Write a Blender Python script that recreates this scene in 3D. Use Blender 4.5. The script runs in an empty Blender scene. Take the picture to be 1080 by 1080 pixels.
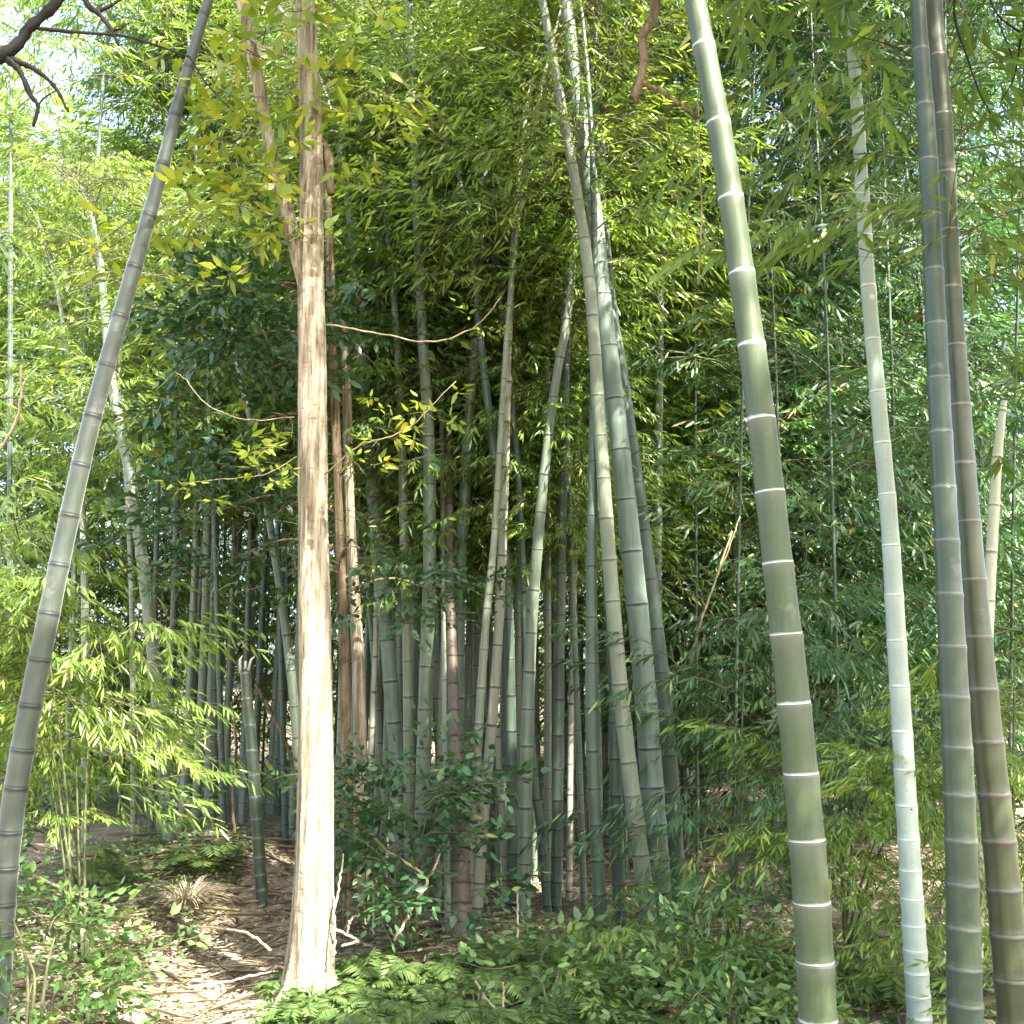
import bpy, math, random
import numpy as np
from mathutils import Vector

random.seed(7)
rng = np.random.default_rng(7)
SC = bpy.context.scene
COL = SC.collection
F = 1158.0                      # focal length in pixels of the 1080 px photograph
PITCH = math.radians(9.0)
CAM = np.array([0.0, 0.0, 1.6])
SUN = np.array([0.50, -0.62, 0.95]); SUN = SUN / np.linalg.norm(SUN)

# ------------------------------------------------------------------ helpers
def P(px, py, Y):
    """photo pixel -> point in the world on the plane y = Y"""
    a = (px - 540) / F; b = (540 - py) / F
    d = np.array([a, math.cos(PITCH) - b * math.sin(PITCH), math.sin(PITCH) + b * math.cos(PITCH)])
    return CAM + d * (Y / d[1])

def gz(x, y):
    x = np.asarray(x, float); y = np.asarray(y, float)
    z = 0.36 * np.exp(-((x + 2.5) / 1.5) ** 2 - ((y - 9.0) / 1.4) ** 2)
    z = z + 0.10 * np.exp(-((x + 3.4) / .9) ** 2 - ((y - 6.6) / 1.0) ** 2)
    z = z + 0.05 * np.exp(-((x - .2) / 1.6) ** 2 - ((y - 6.6) / .7) ** 2)
    z = z + 0.035 * np.sin(1.7 * x + .6 * y) * np.cos(1.3 * y - .4 * x) + 0.015 * np.sin(5.1 * x + 1) * np.sin(4.3 * y)
    z = z + 0.05 * np.clip(y - 18, 0, None) * np.clip((80 - y) / 60, 0, 1)
    z = z - 0.10 * np.exp(-((x + 1.65) / .45) ** 2) * (y < 30)
    return z

def link(o, parent=None):
    COL.objects.link(o)
    if parent is not None:
        o.parent = parent
    return o

def tag(o, label=None, cat=None, group=None, kind=None):
    if label: o['label'] = label
    if cat: o['category'] = cat
    if group: o['group'] = group
    if kind: o['kind'] = kind
    return o

def empty(name, loc):
    o = bpy.data.objects.new(name, None)
    o.empty_display_size = .1
    o.location = Vector([float(v) for v in loc])
    return link(o)

def mesh_from(name, V, counts, idx, mat, attrs=None, smooth=False):
    me = bpy.data.meshes.new(name)
    V = np.ascontiguousarray(V, np.float32); counts = np.asarray(counts, np.int32); idx = np.asarray(idx, np.int32)
    me.vertices.add(len(V)); me.vertices.foreach_set('co', V.ravel())
    me.loops.add(len(idx)); me.loops.foreach_set('vertex_index', idx)
    me.polygons.add(len(counts))
    st = np.zeros(len(counts), np.int32); st[1:] = np.cumsum(counts)[:-1]
    me.polygons.foreach_set('loop_start', st); me.polygons.foreach_set('loop_total', counts)
    if smooth: me.polygons.foreach_set('use_smooth', np.ones(len(counts), bool))
    for k, a in (attrs or {}).items():
        at = me.attributes.new(k, 'FLOAT', 'POINT'); at.data.foreach_set('value', np.asarray(a, np.float32))
    me.update(calc_edges=True)
    me.materials.append(mat)
    return me

class Geo:
    """collects shapes in world space, builds one object relative to its thing's base"""
    def __init__(s): s.v = []; s.c = []; s.i = []; s.a = {}; s.n = 0
    def add(s, V, faces_counts, idx, **attrs):
        V = np.asarray(V, np.float32).reshape(-1, 3)
        s.v.append(V); s.c.append(np.asarray(faces_counts, np.int32)); s.i.append(np.asarray(idx, np.int64) + s.n); s.n += len(V)
        for k, a in attrs.items(): s.a.setdefault(k, []).append(np.broadcast_to(np.asarray(a, np.float32), (len(V),)))
    def build(s, name, mat, parent=None, smooth=False):
        V = np.concatenate(s.v)
        if parent is not None: V = V - np.array(parent.location, np.float32)
        me = mesh_from(name, V, np.concatenate(s.c), np.concatenate(s.i), mat, {k: np.concatenate(a) for k, a in s.a.items()}, smooth)
        return link(bpy.data.objects.new(name, me), parent)

def catmull(pts, n):
    pts = np.asarray(pts, float)
    if len(pts) == 2: return pts[0] + np.linspace(0, 1, n)[:, None] * (pts[1] - pts[0])
    q = np.vstack([2 * pts[0] - pts[1], pts, 2 * pts[-1] - pts[-2]])
    t = np.linspace(0, len(pts) - 1 - 1e-9, n); k = t.astype(int); u = (t - k)[:, None]
    a, b, c, d = q[k], q[k + 1], q[k + 2], q[k + 3]
    return .5 * (2 * b + (c - a) * u + (2 * a - 5 * b + 4 * c - d) * u ** 2 + (3 * b - a - 3 * c + d) * u ** 3)

def tube(g, C, R, sides=8, cap=True, wob=0.0, **attrs):
    C = np.asarray(C, float); R = np.broadcast_to(np.asarray(R, float), (len(C),))
    T = np.gradient(C, axis=0); T /= np.linalg.norm(T, axis=1)[:, None] + 1e-12
    ref = np.array([1, .2, 0.1]) if abs(T[len(T) // 2][2]) > .7 else np.array([0.05, .1, 1.])
    X = np.cross(T, ref); X /= np.linalg.norm(X, axis=1)[:, None] + 1e-12
    Yv = np.cross(T, X)
    th = np.arange(sides) * 2 * math.pi / sides
    rr = R[:, None] * np.ones(sides)
    if callable(wob): rr = rr * wob(len(C), th)
    V = C[:, None] + rr[..., None] * (np.cos(th)[None, :, None] * X[:, None] + np.sin(th)[None, :, None] * Yv[:, None])
    n = len(C); i = np.arange(n - 1)[:, None] * sides; j = np.arange(sides)[None]; j2 = (j + 1) % sides
    quads = np.stack([i + j, i + j2, i + sides + j2, i + sides + j], -1).reshape(-1)
    cnt = [4] * ((n - 1) * sides)
    idx = list(quads)
    if cap:
        idx += list(range(sides))[::-1] + list(range((n - 1) * sides, n * sides)); cnt += [sides, sides]
    at = {k: np.repeat(np.asarray(a), sides) if np.ndim(a) else a for k, a in attrs.items()}
    g.add(V.reshape(-1, 3), cnt, idx, **at)

# ------------------------------------------------------------------ materials
class NT:
    def __init__(s, name):
        s.m = bpy.data.materials.new(name); s.m.use_nodes = True; s.t = s.m.node_tree; s.t.nodes.clear()
        s.out = s.n('ShaderNodeOutputMaterial')
    def n(s, typ, **kw):
        nd = s.t.nodes.new(typ)
        for k, v in kw.items(): setattr(nd, k, v)
        return nd
    def l(s, a, b): s.t.links.new(a, b)
    def attr(s, name): return s.n('ShaderNodeAttribute', attribute_name=name).outputs['Fac']
    def mr(s, src, a, b, c=0., d=1.):
        m = s.n('ShaderNodeMapRange'); s.l(src, m.inputs[0])
        for k, v in zip((1, 2, 3, 4), (a, b, c, d)): m.inputs[k].default_value = v
        return m.outputs[0]
    def math(s, op, a, b):
        m = s.n('ShaderNodeMath', operation=op)
        for k, v in enumerate((a, b)):
            if isinstance(v, (int, float)): m.inputs[k].default_value = v
            else: s.l(v, m.inputs[k])
        return m.outputs[0]
    def mix(s, f, a, b):
        m = s.n('ShaderNodeMix', data_type='RGBA')
        for k, v in ((0, f), (6, a), (7, b)):
            if isinstance(v, (int, float)): m.inputs[k].default_value = v
            elif isinstance(v, (tuple, list)): m.inputs[k].default_value = (*v, 1)
            else: s.l(v, m.inputs[k])
        return m.outputs[2]
    def noise(s, scale, detail=4, vec=None, stretch=None, rough=.55):
        tc = s.n('ShaderNodeTexCoord').outputs['Object'] if vec is None else vec
        if stretch is not None:
            mp = s.n('ShaderNodeMapping'); mp.inputs['Scale'].default_value = stretch; s.l(tc, mp.inputs[0]); tc = mp.outputs[0]
        nz = s.n('ShaderNodeTexNoise'); nz.inputs['Scale'].default_value = scale; nz.inputs['Detail'].default_value = detail
        nz.inputs['Roughness'].default_value = rough
        s.l(tc, nz.inputs['Vector']); return nz.outputs['Fac']
    def ramp(s, f, stops):
        r = s.n('ShaderNodeValToRGB'); e = r.color_ramp.elements
        while len(e) < len(stops): e.new(.5)
        for k, (p, c) in enumerate(stops): e[k].position = p; e[k].color = (*c, 1)
        s.l(f, r.inputs[0]); return r.outputs[0]
    def bump(s, h, strength, dist=.01):
        b = s.n('ShaderNodeBump'); b.inputs['Strength'].default_value = strength; b.inputs['Distance'].default_value = dist
        s.l(h, b.inputs['Height']); return b.outputs[0]
    def bsdf(s, col, rough=.6, spec=.4, nrm=None, sheen=0):
        b = s.n('ShaderNodeBsdfPrincipled')
        if isinstance(col, tuple): b.inputs['Base Color'].default_value = (*col, 1)
        else: s.l(col, b.inputs['Base Color'])
        if isinstance(rough, (int, float)): b.inputs['Roughness'].default_value = rough
        else: s.l(rough, b.inputs['Roughness'])
        b.inputs['Specular IOR Level'].default_value = spec
        if sheen: b.inputs['Sheen Weight'].default_value = sheen; b.inputs['Sheen Roughness'].default_value = .4
        if nrm is not None: s.l(nrm, b.inputs['Normal'])
        return b.outputs[0]
    def done(s, sh): s.l(sh, s.out.inputs[0]); return s.m

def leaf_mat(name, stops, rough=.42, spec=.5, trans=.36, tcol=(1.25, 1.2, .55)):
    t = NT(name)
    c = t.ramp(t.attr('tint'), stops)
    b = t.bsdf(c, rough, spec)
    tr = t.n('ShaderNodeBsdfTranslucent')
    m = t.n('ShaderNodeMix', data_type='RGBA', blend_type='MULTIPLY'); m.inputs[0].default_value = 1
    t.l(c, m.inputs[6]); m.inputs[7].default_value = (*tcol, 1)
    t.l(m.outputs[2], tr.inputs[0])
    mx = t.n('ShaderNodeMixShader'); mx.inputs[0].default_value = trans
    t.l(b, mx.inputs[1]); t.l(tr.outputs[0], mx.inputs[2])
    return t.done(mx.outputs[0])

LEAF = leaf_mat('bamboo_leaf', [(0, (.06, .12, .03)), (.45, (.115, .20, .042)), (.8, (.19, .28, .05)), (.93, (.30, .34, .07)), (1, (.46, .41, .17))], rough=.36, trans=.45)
LEAF_SHADE = leaf_mat('bamboo_leaf_shade', [(0, (.030, .080, .034)), (.5, (.055, .13, .040)), (.88, (.10, .19, .045)), (1, (.34, .30, .10))], trans=.3, tcol=(1.0, 1.15, .6))  # darker, bluer copy of the bamboo leaf; shade of the right side in colour
LEAF_LIGHT = leaf_mat('bamboo_leaf_light', [(0, (.10, .18, .035)), (.5, (.18, .28, .05)), (.9, (.29, .38, .075)), (1, (.46, .44, .14))], rough=.34, trans=.48)  # paler leaf: light green shrubs, and sunlight put into the canopy colour
BROAD = leaf_mat('broad_leaf_dark', [(0, (.022, .062, .028)), (.6, (.045, .105, .036)), (.92, (.085, .16, .04)), (1, (.2, .2, .05))], rough=.33, spec=.5, trans=.22)
BROAD_Y = leaf_mat('broad_leaf_yellow', [(0, (.12, .19, .03)), (.5, (.22, .28, .035)), (1, (.40, .36, .04))], trans=.45, tcol=(1.2, 1.15, .5))
HERB = leaf_mat('herb_leaf', [(0, (.04, .095, .03)), (.5, (.08, .155, .038)), (.9, (.14, .22, .045)), (1, (.25, .24, .08))], trans=.3)
FERN = leaf_mat('fern_leaf', [(0, (.04, .08, .028)), (.5, (.085, .14, .036)), (1, (.18, .23, .055))], rough=.55, spec=.3, trans=.35)
LITTER = leaf_mat('dead_leaf', [(0, (.13, .10, .07)), (.4, (.28, .22, .15)), (.8, (.46, .39, .28)), (1, (.62, .56, .43))], rough=.7, spec=.2, trans=.12, tcol=(1, .9, .7))

def culm_mat(name, base, powder, ring, line, mott=.35, pamt=.6, rough=.42, sheen=.25, blot=None, k=.5, lw=.020):
    base = tuple(v * k for v in base); powder = tuple(v * k for v in powder); ring = tuple(v * min(1, k + .1) for v in ring)
    t = NT(name)
    un = t.mr(t.noise(9, 3), .3, .7, .65, 1.5); be = t.math('MULTIPLY', t.attr('below'), un); ab = t.math('MULTIPLY', t.attr('above'), un)
    streak = t.noise(3.0, 4, stretch=(9, 9, .6))
    fine = t.noise(22, 3, stretch=(3, 3, .25))
    cloud = t.noise(2.2, 3)
    d = tuple(v * (1 - mott) for v in base); u = tuple(min(.8, v * (1 + mott)) for v in base)
    c = t.ramp(t.math('ADD', t.math('MULTIPLY', streak, .6), t.math('MULTIPLY', fine, .4)), [(.3, d), (.52, base), (.72, u)])
    pw = t.mr(be, 0., .11, 1., 0.)
    pw = t.math('MULTIPLY', pw, pw)
    pf = t.math('MULTIPLY', t.math('ADD', t.math('MULTIPLY', pw, .85), t.mr(cloud, .45, .75, 0, .35)), pamt)
    c = t.mix(pf, c, powder)
    if blot:
        c = t.mix(t.mr(t.noise(5, 5, stretch=(1, 1, .5)), .56, .66, 0, .75), c, blot)
    spk = t.noise(60, 3); c = t.mix(t.mr(spk, .60, .72, 0, .35), c, tuple(v * .45 for v in base))
    c = t.mix(t.mr(t.noise(4.2, 6, rough=.72), .60, .67, 0, .38), c, tuple(min(.6, v * .7 + .09) for v in powder))
    c = t.mix(t.mr(ab, .004, .013, .92, 0.), c, ring)
    c = t.mix(t.mr(be, lw * .55, lw, .95, .0), c, line)
    bmp = t.bump(fine, .12, .003)
    return t.done(t.bsdf(c, rough, .45, bmp, sheen))

CM = {
 'lean': culm_mat('culm_slate_green', (.125, .165, .125), (.27, .31, .26), (.05, .055, .05), (.012, .012, .012), .3, .55, blot=(.04, .05, .045), lw=.024, k=.30, rough=.55),
 'big': culm_mat('culm_waxy_green', (.125, .185, .075), (.37, .40, .35), (1.25, 1.23, 1.17), (.10, .09, .08), .25, .55, .55, .06, k=.35, lw=.006),
 'white': culm_mat('culm_powder_white', (.42, .50, .43), (.62, .68, .62), (.80, .80, .76), (.16, .16, .14), .15, .6, .55, .15, blot=(.26, .34, .27), k=.66, lw=.006),
 'teal': culm_mat('culm_dark_teal', (.095, .15, .085), (.20, .28, .25), (.34, .38, .29), (.05, .06, .05), .3, .55, .36, .12, k=.34),
 'olive': culm_mat('culm_olive_brown', (.125, .145, .066), (.20, .24, .19), (.40, .38, .29), (.06, .05, .04), .35, .45, .36, .12, k=.38),
 'cream': culm_mat('culm_cream', (.50, .50, .38), (.66, .66, .56), (.66, .62, .5), (.2, .17, .12), .2, .5, .5, .1, k=.85),
 'blue': culm_mat('culm_blue_grey', (.19, .265, .20), (.40, .46, .40), (.30, .33, .32), (.02, .02, .02), .3, .6),
 'grey': culm_mat('culm_grey_green', (.19, .245, .16), (.36, .40, .31), (.26, .27, .21), (.02, .02, .018), .3, .55),
 'dark': culm_mat('culm_dark_green', (.085, .135, .09), (.18, .23, .18), (.13, .15, .12), (.012, .012, .012), .3, .4),
 'pale': culm_mat('culm_pale_dry', (.44, .43, .32), (.55, .54, .44), (.40, .36, .27), (.04, .03, .025), .25, .5, .55, .1),
 'tan': culm_mat('culm_tan_green', (.27, .31, .20), (.42, .44, .34), (.36, .34, .25), (.06, .05, .04), .28, .5),
 'brown': culm_mat('culm_dead_brown', (.15, .115, .08), (.24, .19, .14), (.12, .08, .05), (.015, .01, .008), .35, .5, .6, .05),
 'twig': None,
}
def plain(name, a, b, scale=14, rough=.75, stretch=None):
    t = NT(name); n = t.noise(scale, 5, stretch=stretch)
    return t.done(t.bsdf(t.ramp(n, [(.3, a), (.7, b)]), rough, .25, t.bump(n, .4, .006)))
TWIG = plain('twig_green', (.05, .06, .025), (.12, .12, .06), 20)
DRY = plain('dry_wood', (.20, .15, .10), (.36, .29, .2), 25, stretch=(1, 1, .3))
DARKWOOD = plain('dark_bark', (.006, .005, .004), (.022, .018, .014), 30)
VINE = plain('vine_tan', (.20, .15, .085), (.34, .27, .17), 25)
INSIDE = plain('culm_inside', (.5, .46, .34), (.62, .58, .45), 20)

def bark_mat(name, a, b, c):
    t = NT(name)
    rid = t.noise(1, 5, stretch=(30, 30, 2.4), rough=.6); rid2 = t.noise(1, 4, stretch=(75, 75, 7), rough=.6); crack = t.noise(1, 3, stretch=(14, 14, 26))
    h = t.math('ADD', t.math('MULTIPLY', t.mr(rid, .40, .58), .62), t.math('MULTIPLY', t.mr(rid2, .3, .7), .38))
    h = t.math('MULTIPLY', h, t.mr(crack, .28, .40, .55, 1.))
    col = t.ramp(h, [(.10, a), (.45, b), (.95, c)])
    col = t.mix(t.mr(t.noise(3, 4), .5, .72, 0, .5), col, (.30, .27, .16))
    col = t.mix(t.mr(t.noise(9, 4), .62, .70, 0, .6), col, a)
    return t.done(t.bsdf(col, .85, .2, t.bump(h, 1.0, .014)))
BARK = bark_mat('furrowed_bark', (.115, .088, .062), (.265, .212, .15), (.44, .37, .275))
BARK_B = bark_mat('brown_bark', (.04, .027, .018), (.13, .088, .055), (.22, .16, .10))

# ------------------------------------------------------------------ leaves and sprays
def leaves(base, d, nrm, ln, wd, droop=.12, fold=.25, kind=6, jag=.35):
    """leaf blades -> (N,k,3) vertices"""
    d = d / (np.linalg.norm(d, axis=1)[:, None] + 1e-9)
    s = np.cross(d, nrm); s /= np.linalg.norm(s, axis=1)[:, None] + 1e-9
    n = np.cross(s, d)
    ln = ln[:, None]; wd = wd[:, None] / 2
    tip = base + d * ln - n * droop * ln
    if kind == 4:
        m = base + d * ln * .42 - n * wd * fold
        return np.stack([base, m + s * wd, tip, m - s * wd], 1)
    m1 = base + d * ln * jag - n * wd * fold - n * .1 * droop * ln
    m2 = base + d * ln * (jag + .36) - n * wd * fold * .7 - n * .5 * droop * ln
    return np.stack([base, m1 + s * wd, m2 + s * wd * .72, tip, m2 - s * wd * .72, m1 - s * wd], 1)
FACES = {4: ([3, 3], [0, 1, 2, 0, 2, 3]), 6: ([4, 4], [0, 1, 2, 3, 0, 3, 4, 5])}

def blades(g, B, D, L, w, tint, bend=.9):
    """grass blades: ribbons of four segments that arch over along their own direction"""
    n = len(B); D = D / np.linalg.norm(D, axis=1)[:, None]
    h = D * np.array([1, 1, 0]); h /= np.linalg.norm(h, axis=1)[:, None] + 1e-6
    s_ = np.stack([-h[:, 1], h[:, 0], np.zeros(n)], 1); V = []
    for k, t in enumerate((0, .28, .55, .8, 1.)):
        p = B + D * (L * t)[:, None] + h * (L * bend * .35 * t ** 2)[:, None] - np.array([0, 0, 1.]) * (L * bend * .55 * t ** 2.2)[:, None]
        ww = (w * (.8, 1, .85, .5, .06)[k] / 2)[:, None]
        V += [p - s_ * ww, p + s_ * ww]
    V = np.stack(V, 1)
    f = np.array([[2 * k, 2 * k + 1, 2 * k + 3, 2 * k + 2] for k in range(4)]).reshape(-1)
    g.add(V.reshape(-1, 3), np.full(4 * n, 4), (np.arange(n)[:, None] * 10 + f).reshape(-1), tint=np.repeat(tint, 10))
def nrand(n, s): return rng.normal(0, s, (n, 3))

def make_spray(L, ntw, nl, kind, lsize=(.085, .135), ratio=.165, droop=.6, tw=(.16, .36)):
    """one leafy bamboo branch along +x: leaf vertices, tints, twig tubes"""
    g = Geo(); B = []; D = []
    ts = np.linspace(0, 1, 6)
    main = np.stack([L * ts, .05 * np.sin(3 * ts + rng.uniform(0, 6)), L * (.38 * ts - droop * ts ** 2)], 1)
    tube(g, main, np.linspace(.006, .0018, 6), 3, False)
    for k in range(ntw):
        t = .18 + .82 * (k + .5) / ntw
        p = np.array([np.interp(t, ts, main[:, c]) for c in range(3)])
        side = 1 if k % 2 else -1
        a = side * rng.uniform(.5, 1.15) * (1 - .5 * t)
        dv = np.array([math.cos(a), math.sin(a), rng.uniform(-.5, .3) - .3 * t])
        tl = rng.uniform(*tw)
        q = p + dv * tl + np.array([0, 0, -.25 * tl])
        mid = p + dv * tl * .5
        tube(g, [p, mid, q], [.0022, .0016, .001], 3, False)
        td = (q - mid); td /= np.linalg.norm(td)
        for j in range(nl):
            u = .35 + .65 * (j + 1) / nl
            b = p + (mid - p) * min(1, 2 * u) + (q - mid) * max(0, 2 * u - 1)
            sa = (1 if j % 2 else -1) * rng.uniform(.3, .95) if j < nl - 1 else rng.uniform(-.2, .2)
            lat = np.cross(td, [0, 0, 1.]); lat /= np.linalg.norm(lat) + 1e-9
            dd = td * math.cos(sa) + lat * math.sin(sa) + np.array([0, 0, rng.uniform(-.85, .05)])
            B.append(b); D.append(dd)
    B = np.array(B); D = np.array(D); N = len(B)
    nrm = np.array([0, 0, 1.]) + nrand(N, .45)
    ln = rng.uniform(lsize[0], lsize[1], N)
    V = leaves(B, D, nrm, ln, ln * ratio * rng.uniform(.8, 1.2, N), .16, .3, kind)
    tint = np.clip(rng.normal(.42, .17, N), 0, .9)
    yel = rng.random(N) < .03; tint[yel] = rng.uniform(.9, 1, yel.sum())
    return V, tint, g

def make_broad(nl, kind=6, lsize=(.07, .12), ratio=.42, L=.5, flat=.5):
    """a leafy broadleaf twig along +x"""
    g = Geo(); B = []; D = []
    ts = np.linspace(0, 1, 5)
    main = np.stack([L * ts, .04 * np.sin(4 * ts), L * (.25 * ts - .3 * ts ** 2)], 1)
    tube(g, main, np.linspace(.005, .0018, 5), 3, False)
    for k in range(nl):
        t = rng.uniform(.15, 1)
        p = np.array([np.interp(t, ts, main[:, c]) for c in range(3)])
        a = rng.uniform(0, 6.28)
        o = np.array([.25 * math.cos(a), math.sin(a), flat * rng.normal()]) * rng.uniform(.02, .16)
        B.append(p + o); D.append(o / (np.linalg.norm(o) + 1e-6) + np.array([.8, 0, rng.uniform(-.7, .25)]))
    B = np.array(B); D = np.array(D); N = len(B)
    ln = rng.uniform(*lsize, N)
    V = leaves(B, D, np.array([0, 0, 1.]) + nrand(N, .4), ln, ln * ratio, .15, .25, kind, .3)
    return V, np.clip(rng.normal(.45, .2, N), 0, 1), g

SP = [make_spray(rng.uniform(.8, 1.25), 12, 7, 6) for _ in range(8)]               # medium sprays
SPN = [make_spray(rng.uniform(.7, 1.0), 11, 7, 6, (.10, .155), .155) for _ in range(6)]   # near: slightly larger blades
SPF = [make_spray(rng.uniform(1.0, 1.5), 12, 7, 4, (.11, .17), .18, .55, (.2, .42)) for _ in range(6)]  # far, simple blades
SPC = [make_spray(rng.uniform(1.2, 1.7), 13, 8, 4, (.14, .2), .2, .5, (.25, .5)) for _ in range(5)]   # crowns high above the frame
BR = [make_broad(34) for _ in range(5)]
BRS = [make_broad(22, lsize=(.05, .09), ratio=.5, L=.35) for _ in range(5)]

# openings in the canopy: what the sun reaches through them (centre, radius)
GAPS = []
def gap_line(px0, py0, px1, py1, Y, r, n=8):
    a, b = P(px0, py0, Y), P(px1, py1, Y)
    for t in np.linspace(0, 1, n): GAPS.append((a + (b - a) * t, r))

def rot_to(az, pitch, roll):
    ca, sa, cp, sp, cr, sr = math.cos(az), math.sin(az), math.cos(pitch), math.sin(pitch), math.cos(roll), math.sin(roll)
    Rz = np.array([[ca, -sa, 0], [sa, ca, 0], [0, 0, 1]]); Ry = np.array([[cp, 0, -sp], [0, 1, 0], [sp, 0, cp]]); Rx = np.array([[1, 0, 0], [0, cr, -sr], [0, sr, cr]])
    return Rz @ Ry @ Rx

def grow(temps, tr, parent, leafmat, twigmat=None, tint=0., spread=.1, cull=True, names=('foliage', 'branches'), keep=1.0):
    """tr: list of (pos, azimuth, pitch, roll, scale) -> one foliage mesh and one mesh of twigs"""
    twigmat = twigmat or TWIG
    if cull:
        Q = np.array([q + rot_to(a_, p_, r_) @ np.array([.5 * s_, 0, .08]) for (q, a_, p_, r_, s_) in tr]); keepb = np.ones(len(tr), bool)
        for q, r in GAPS[:14]:
            v = Q - q; t_ = v @ SUN; keepb &= ~((t_ > .6) & (np.linalg.norm(v - t_[:, None] * SUN, axis=1) < r + .12))
        tr = [t_ for t_, k_ in zip(tr, keepb) if k_] or tr[:1]
    pick = rng.integers(0, len(temps), len(tr))
    VV = []; TT = []; g = Geo(); kind = temps[0][0].shape[1]
    for k, (V, tv, tg) in enumerate(temps):
        sel = [tr[i] for i in np.nonzero(pick == k)[0]]
        if not sel: continue
        R = np.array([rot_to(a, p, r) * s for (_, a, p, r, s) in sel]); T = np.array([p for (p, *_r) in sel])
        W = np.einsum('mij,lkj->mlki', R, V) + T[:, None, None]
        tt = tv[None] + np.where(tv[None] > .9, 0, rng.normal(tint, spread, (len(sel), 1)))
        VV.append(W.reshape(-1, kind, 3)); TT.append(np.clip(tt, 0, 1).reshape(-1))
        tv_ = np.concatenate(tg.v); tc = np.concatenate(tg.c); ti = np.concatenate(tg.i)
        TW = np.einsum('mij,lj->mli', R, tv_) + T[:, None]
        for m in range(len(sel)): g.add(TW[m], tc, ti)
    W = np.concatenate(VV); T = np.concatenate(TT)
    c = W.mean(1)
    ok = np.ones(len(c), bool)
    if keep < 1: ok &= rng.random(len(c)) < keep
    if cull:
        for q, r in GAPS:
            v = c - q; t = v @ SUN
            dist = np.linalg.norm(v - t[:, None] * SUN, axis=1)
            ok &= ~((t > .35) & (dist < r * (1 + .015 * t)))
        ok &= ~((np.linalg.norm(c - CAM, axis=1) < 2.6))
        # no leaves hang in the open space over the path between the viewer and the grove
        rel = c - CAM; dep = rel[:, 1] * math.cos(PITCH) + rel[:, 2] * math.sin(PITCH); vv = (-rel[:, 1] * math.sin(PITCH) + rel[:, 2] * math.cos(PITCH)) / np.maximum(dep, .1)
        hh = rel[:, 0] / np.maximum(dep, .1)
        ok &= ~((dep > 0) & (c[:, 1] < 3.9) & (np.abs(vv) < .5) & (np.abs(hh) < .5))
    ok &= c[:, 2] > gz(c[:, 0], c[:, 1]) + .01
    W = W[ok]; T = T[ok]
    fo = Geo(); n = len(W); fc, fi = FACES[kind]
    idx = (np.arange(n)[:, None] * kind + np.array(fi)[None]).reshape(-1)
    fo.add(W.reshape(-1, 3), np.tile(fc, n), idx, tint=np.repeat(T, kind))
    b = g.build(names[1], twigmat, parent); f = fo.build(names[0], leafmat, parent)
    return f, b

# ------------------------------------------------------------------ bamboo
def culm(parent, C, R, nodes, mat, sides=10, name='culm', openend=False):
    """C centre line (dense), nodes = arclengths of the nodes, rows set round each node"""
    seg = np.linalg.norm(np.diff(C, axis=0), axis=1); S = np.concatenate([[0], np.cumsum(seg)]); tot = S[-1]
    nodes = np.array(sorted(n for n in nodes if .03 < n < tot - .03))
    rows = [(0., 1., 9., 9.)]; edges = np.concatenate([[-.12], nodes, [tot + .3]])
    out = []
    for k in range(len(edges) - 1):
        a, b = edges[k], edges[k + 1]; h = b - a
        for s, m in ((a + .0015, .985), (a + .006, 1.035), (a + .013, 1.0), (a + min(.05, .22 * h), .985), (a + h * .4, .985), (a + h * .6, .987), (b - min(.10, .28 * h), .995), (b - min(.03, .14 * h), 1.01), (b - .008, 1.045), (b - .0015, 1.06)):
            if 0 <= s <= tot and a < s < b: out.append((s, m, b - s, s - a))
    out.sort()
    s = np.array([o[0] for o in out]); m = np.array([o[1] for o in out])
    Cc = np.stack([np.interp(s, S, C[:, k]) for k in range(3)], 1); Rr = np.interp(s, S, R) * m
    g = Geo()
    tube(g, Cc, Rr, sides, not openend, below=np.array([o[2] for o in out]), above=np.array([o[3] for o in out]))
    return g.build(name, mat, parent, True)

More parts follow.
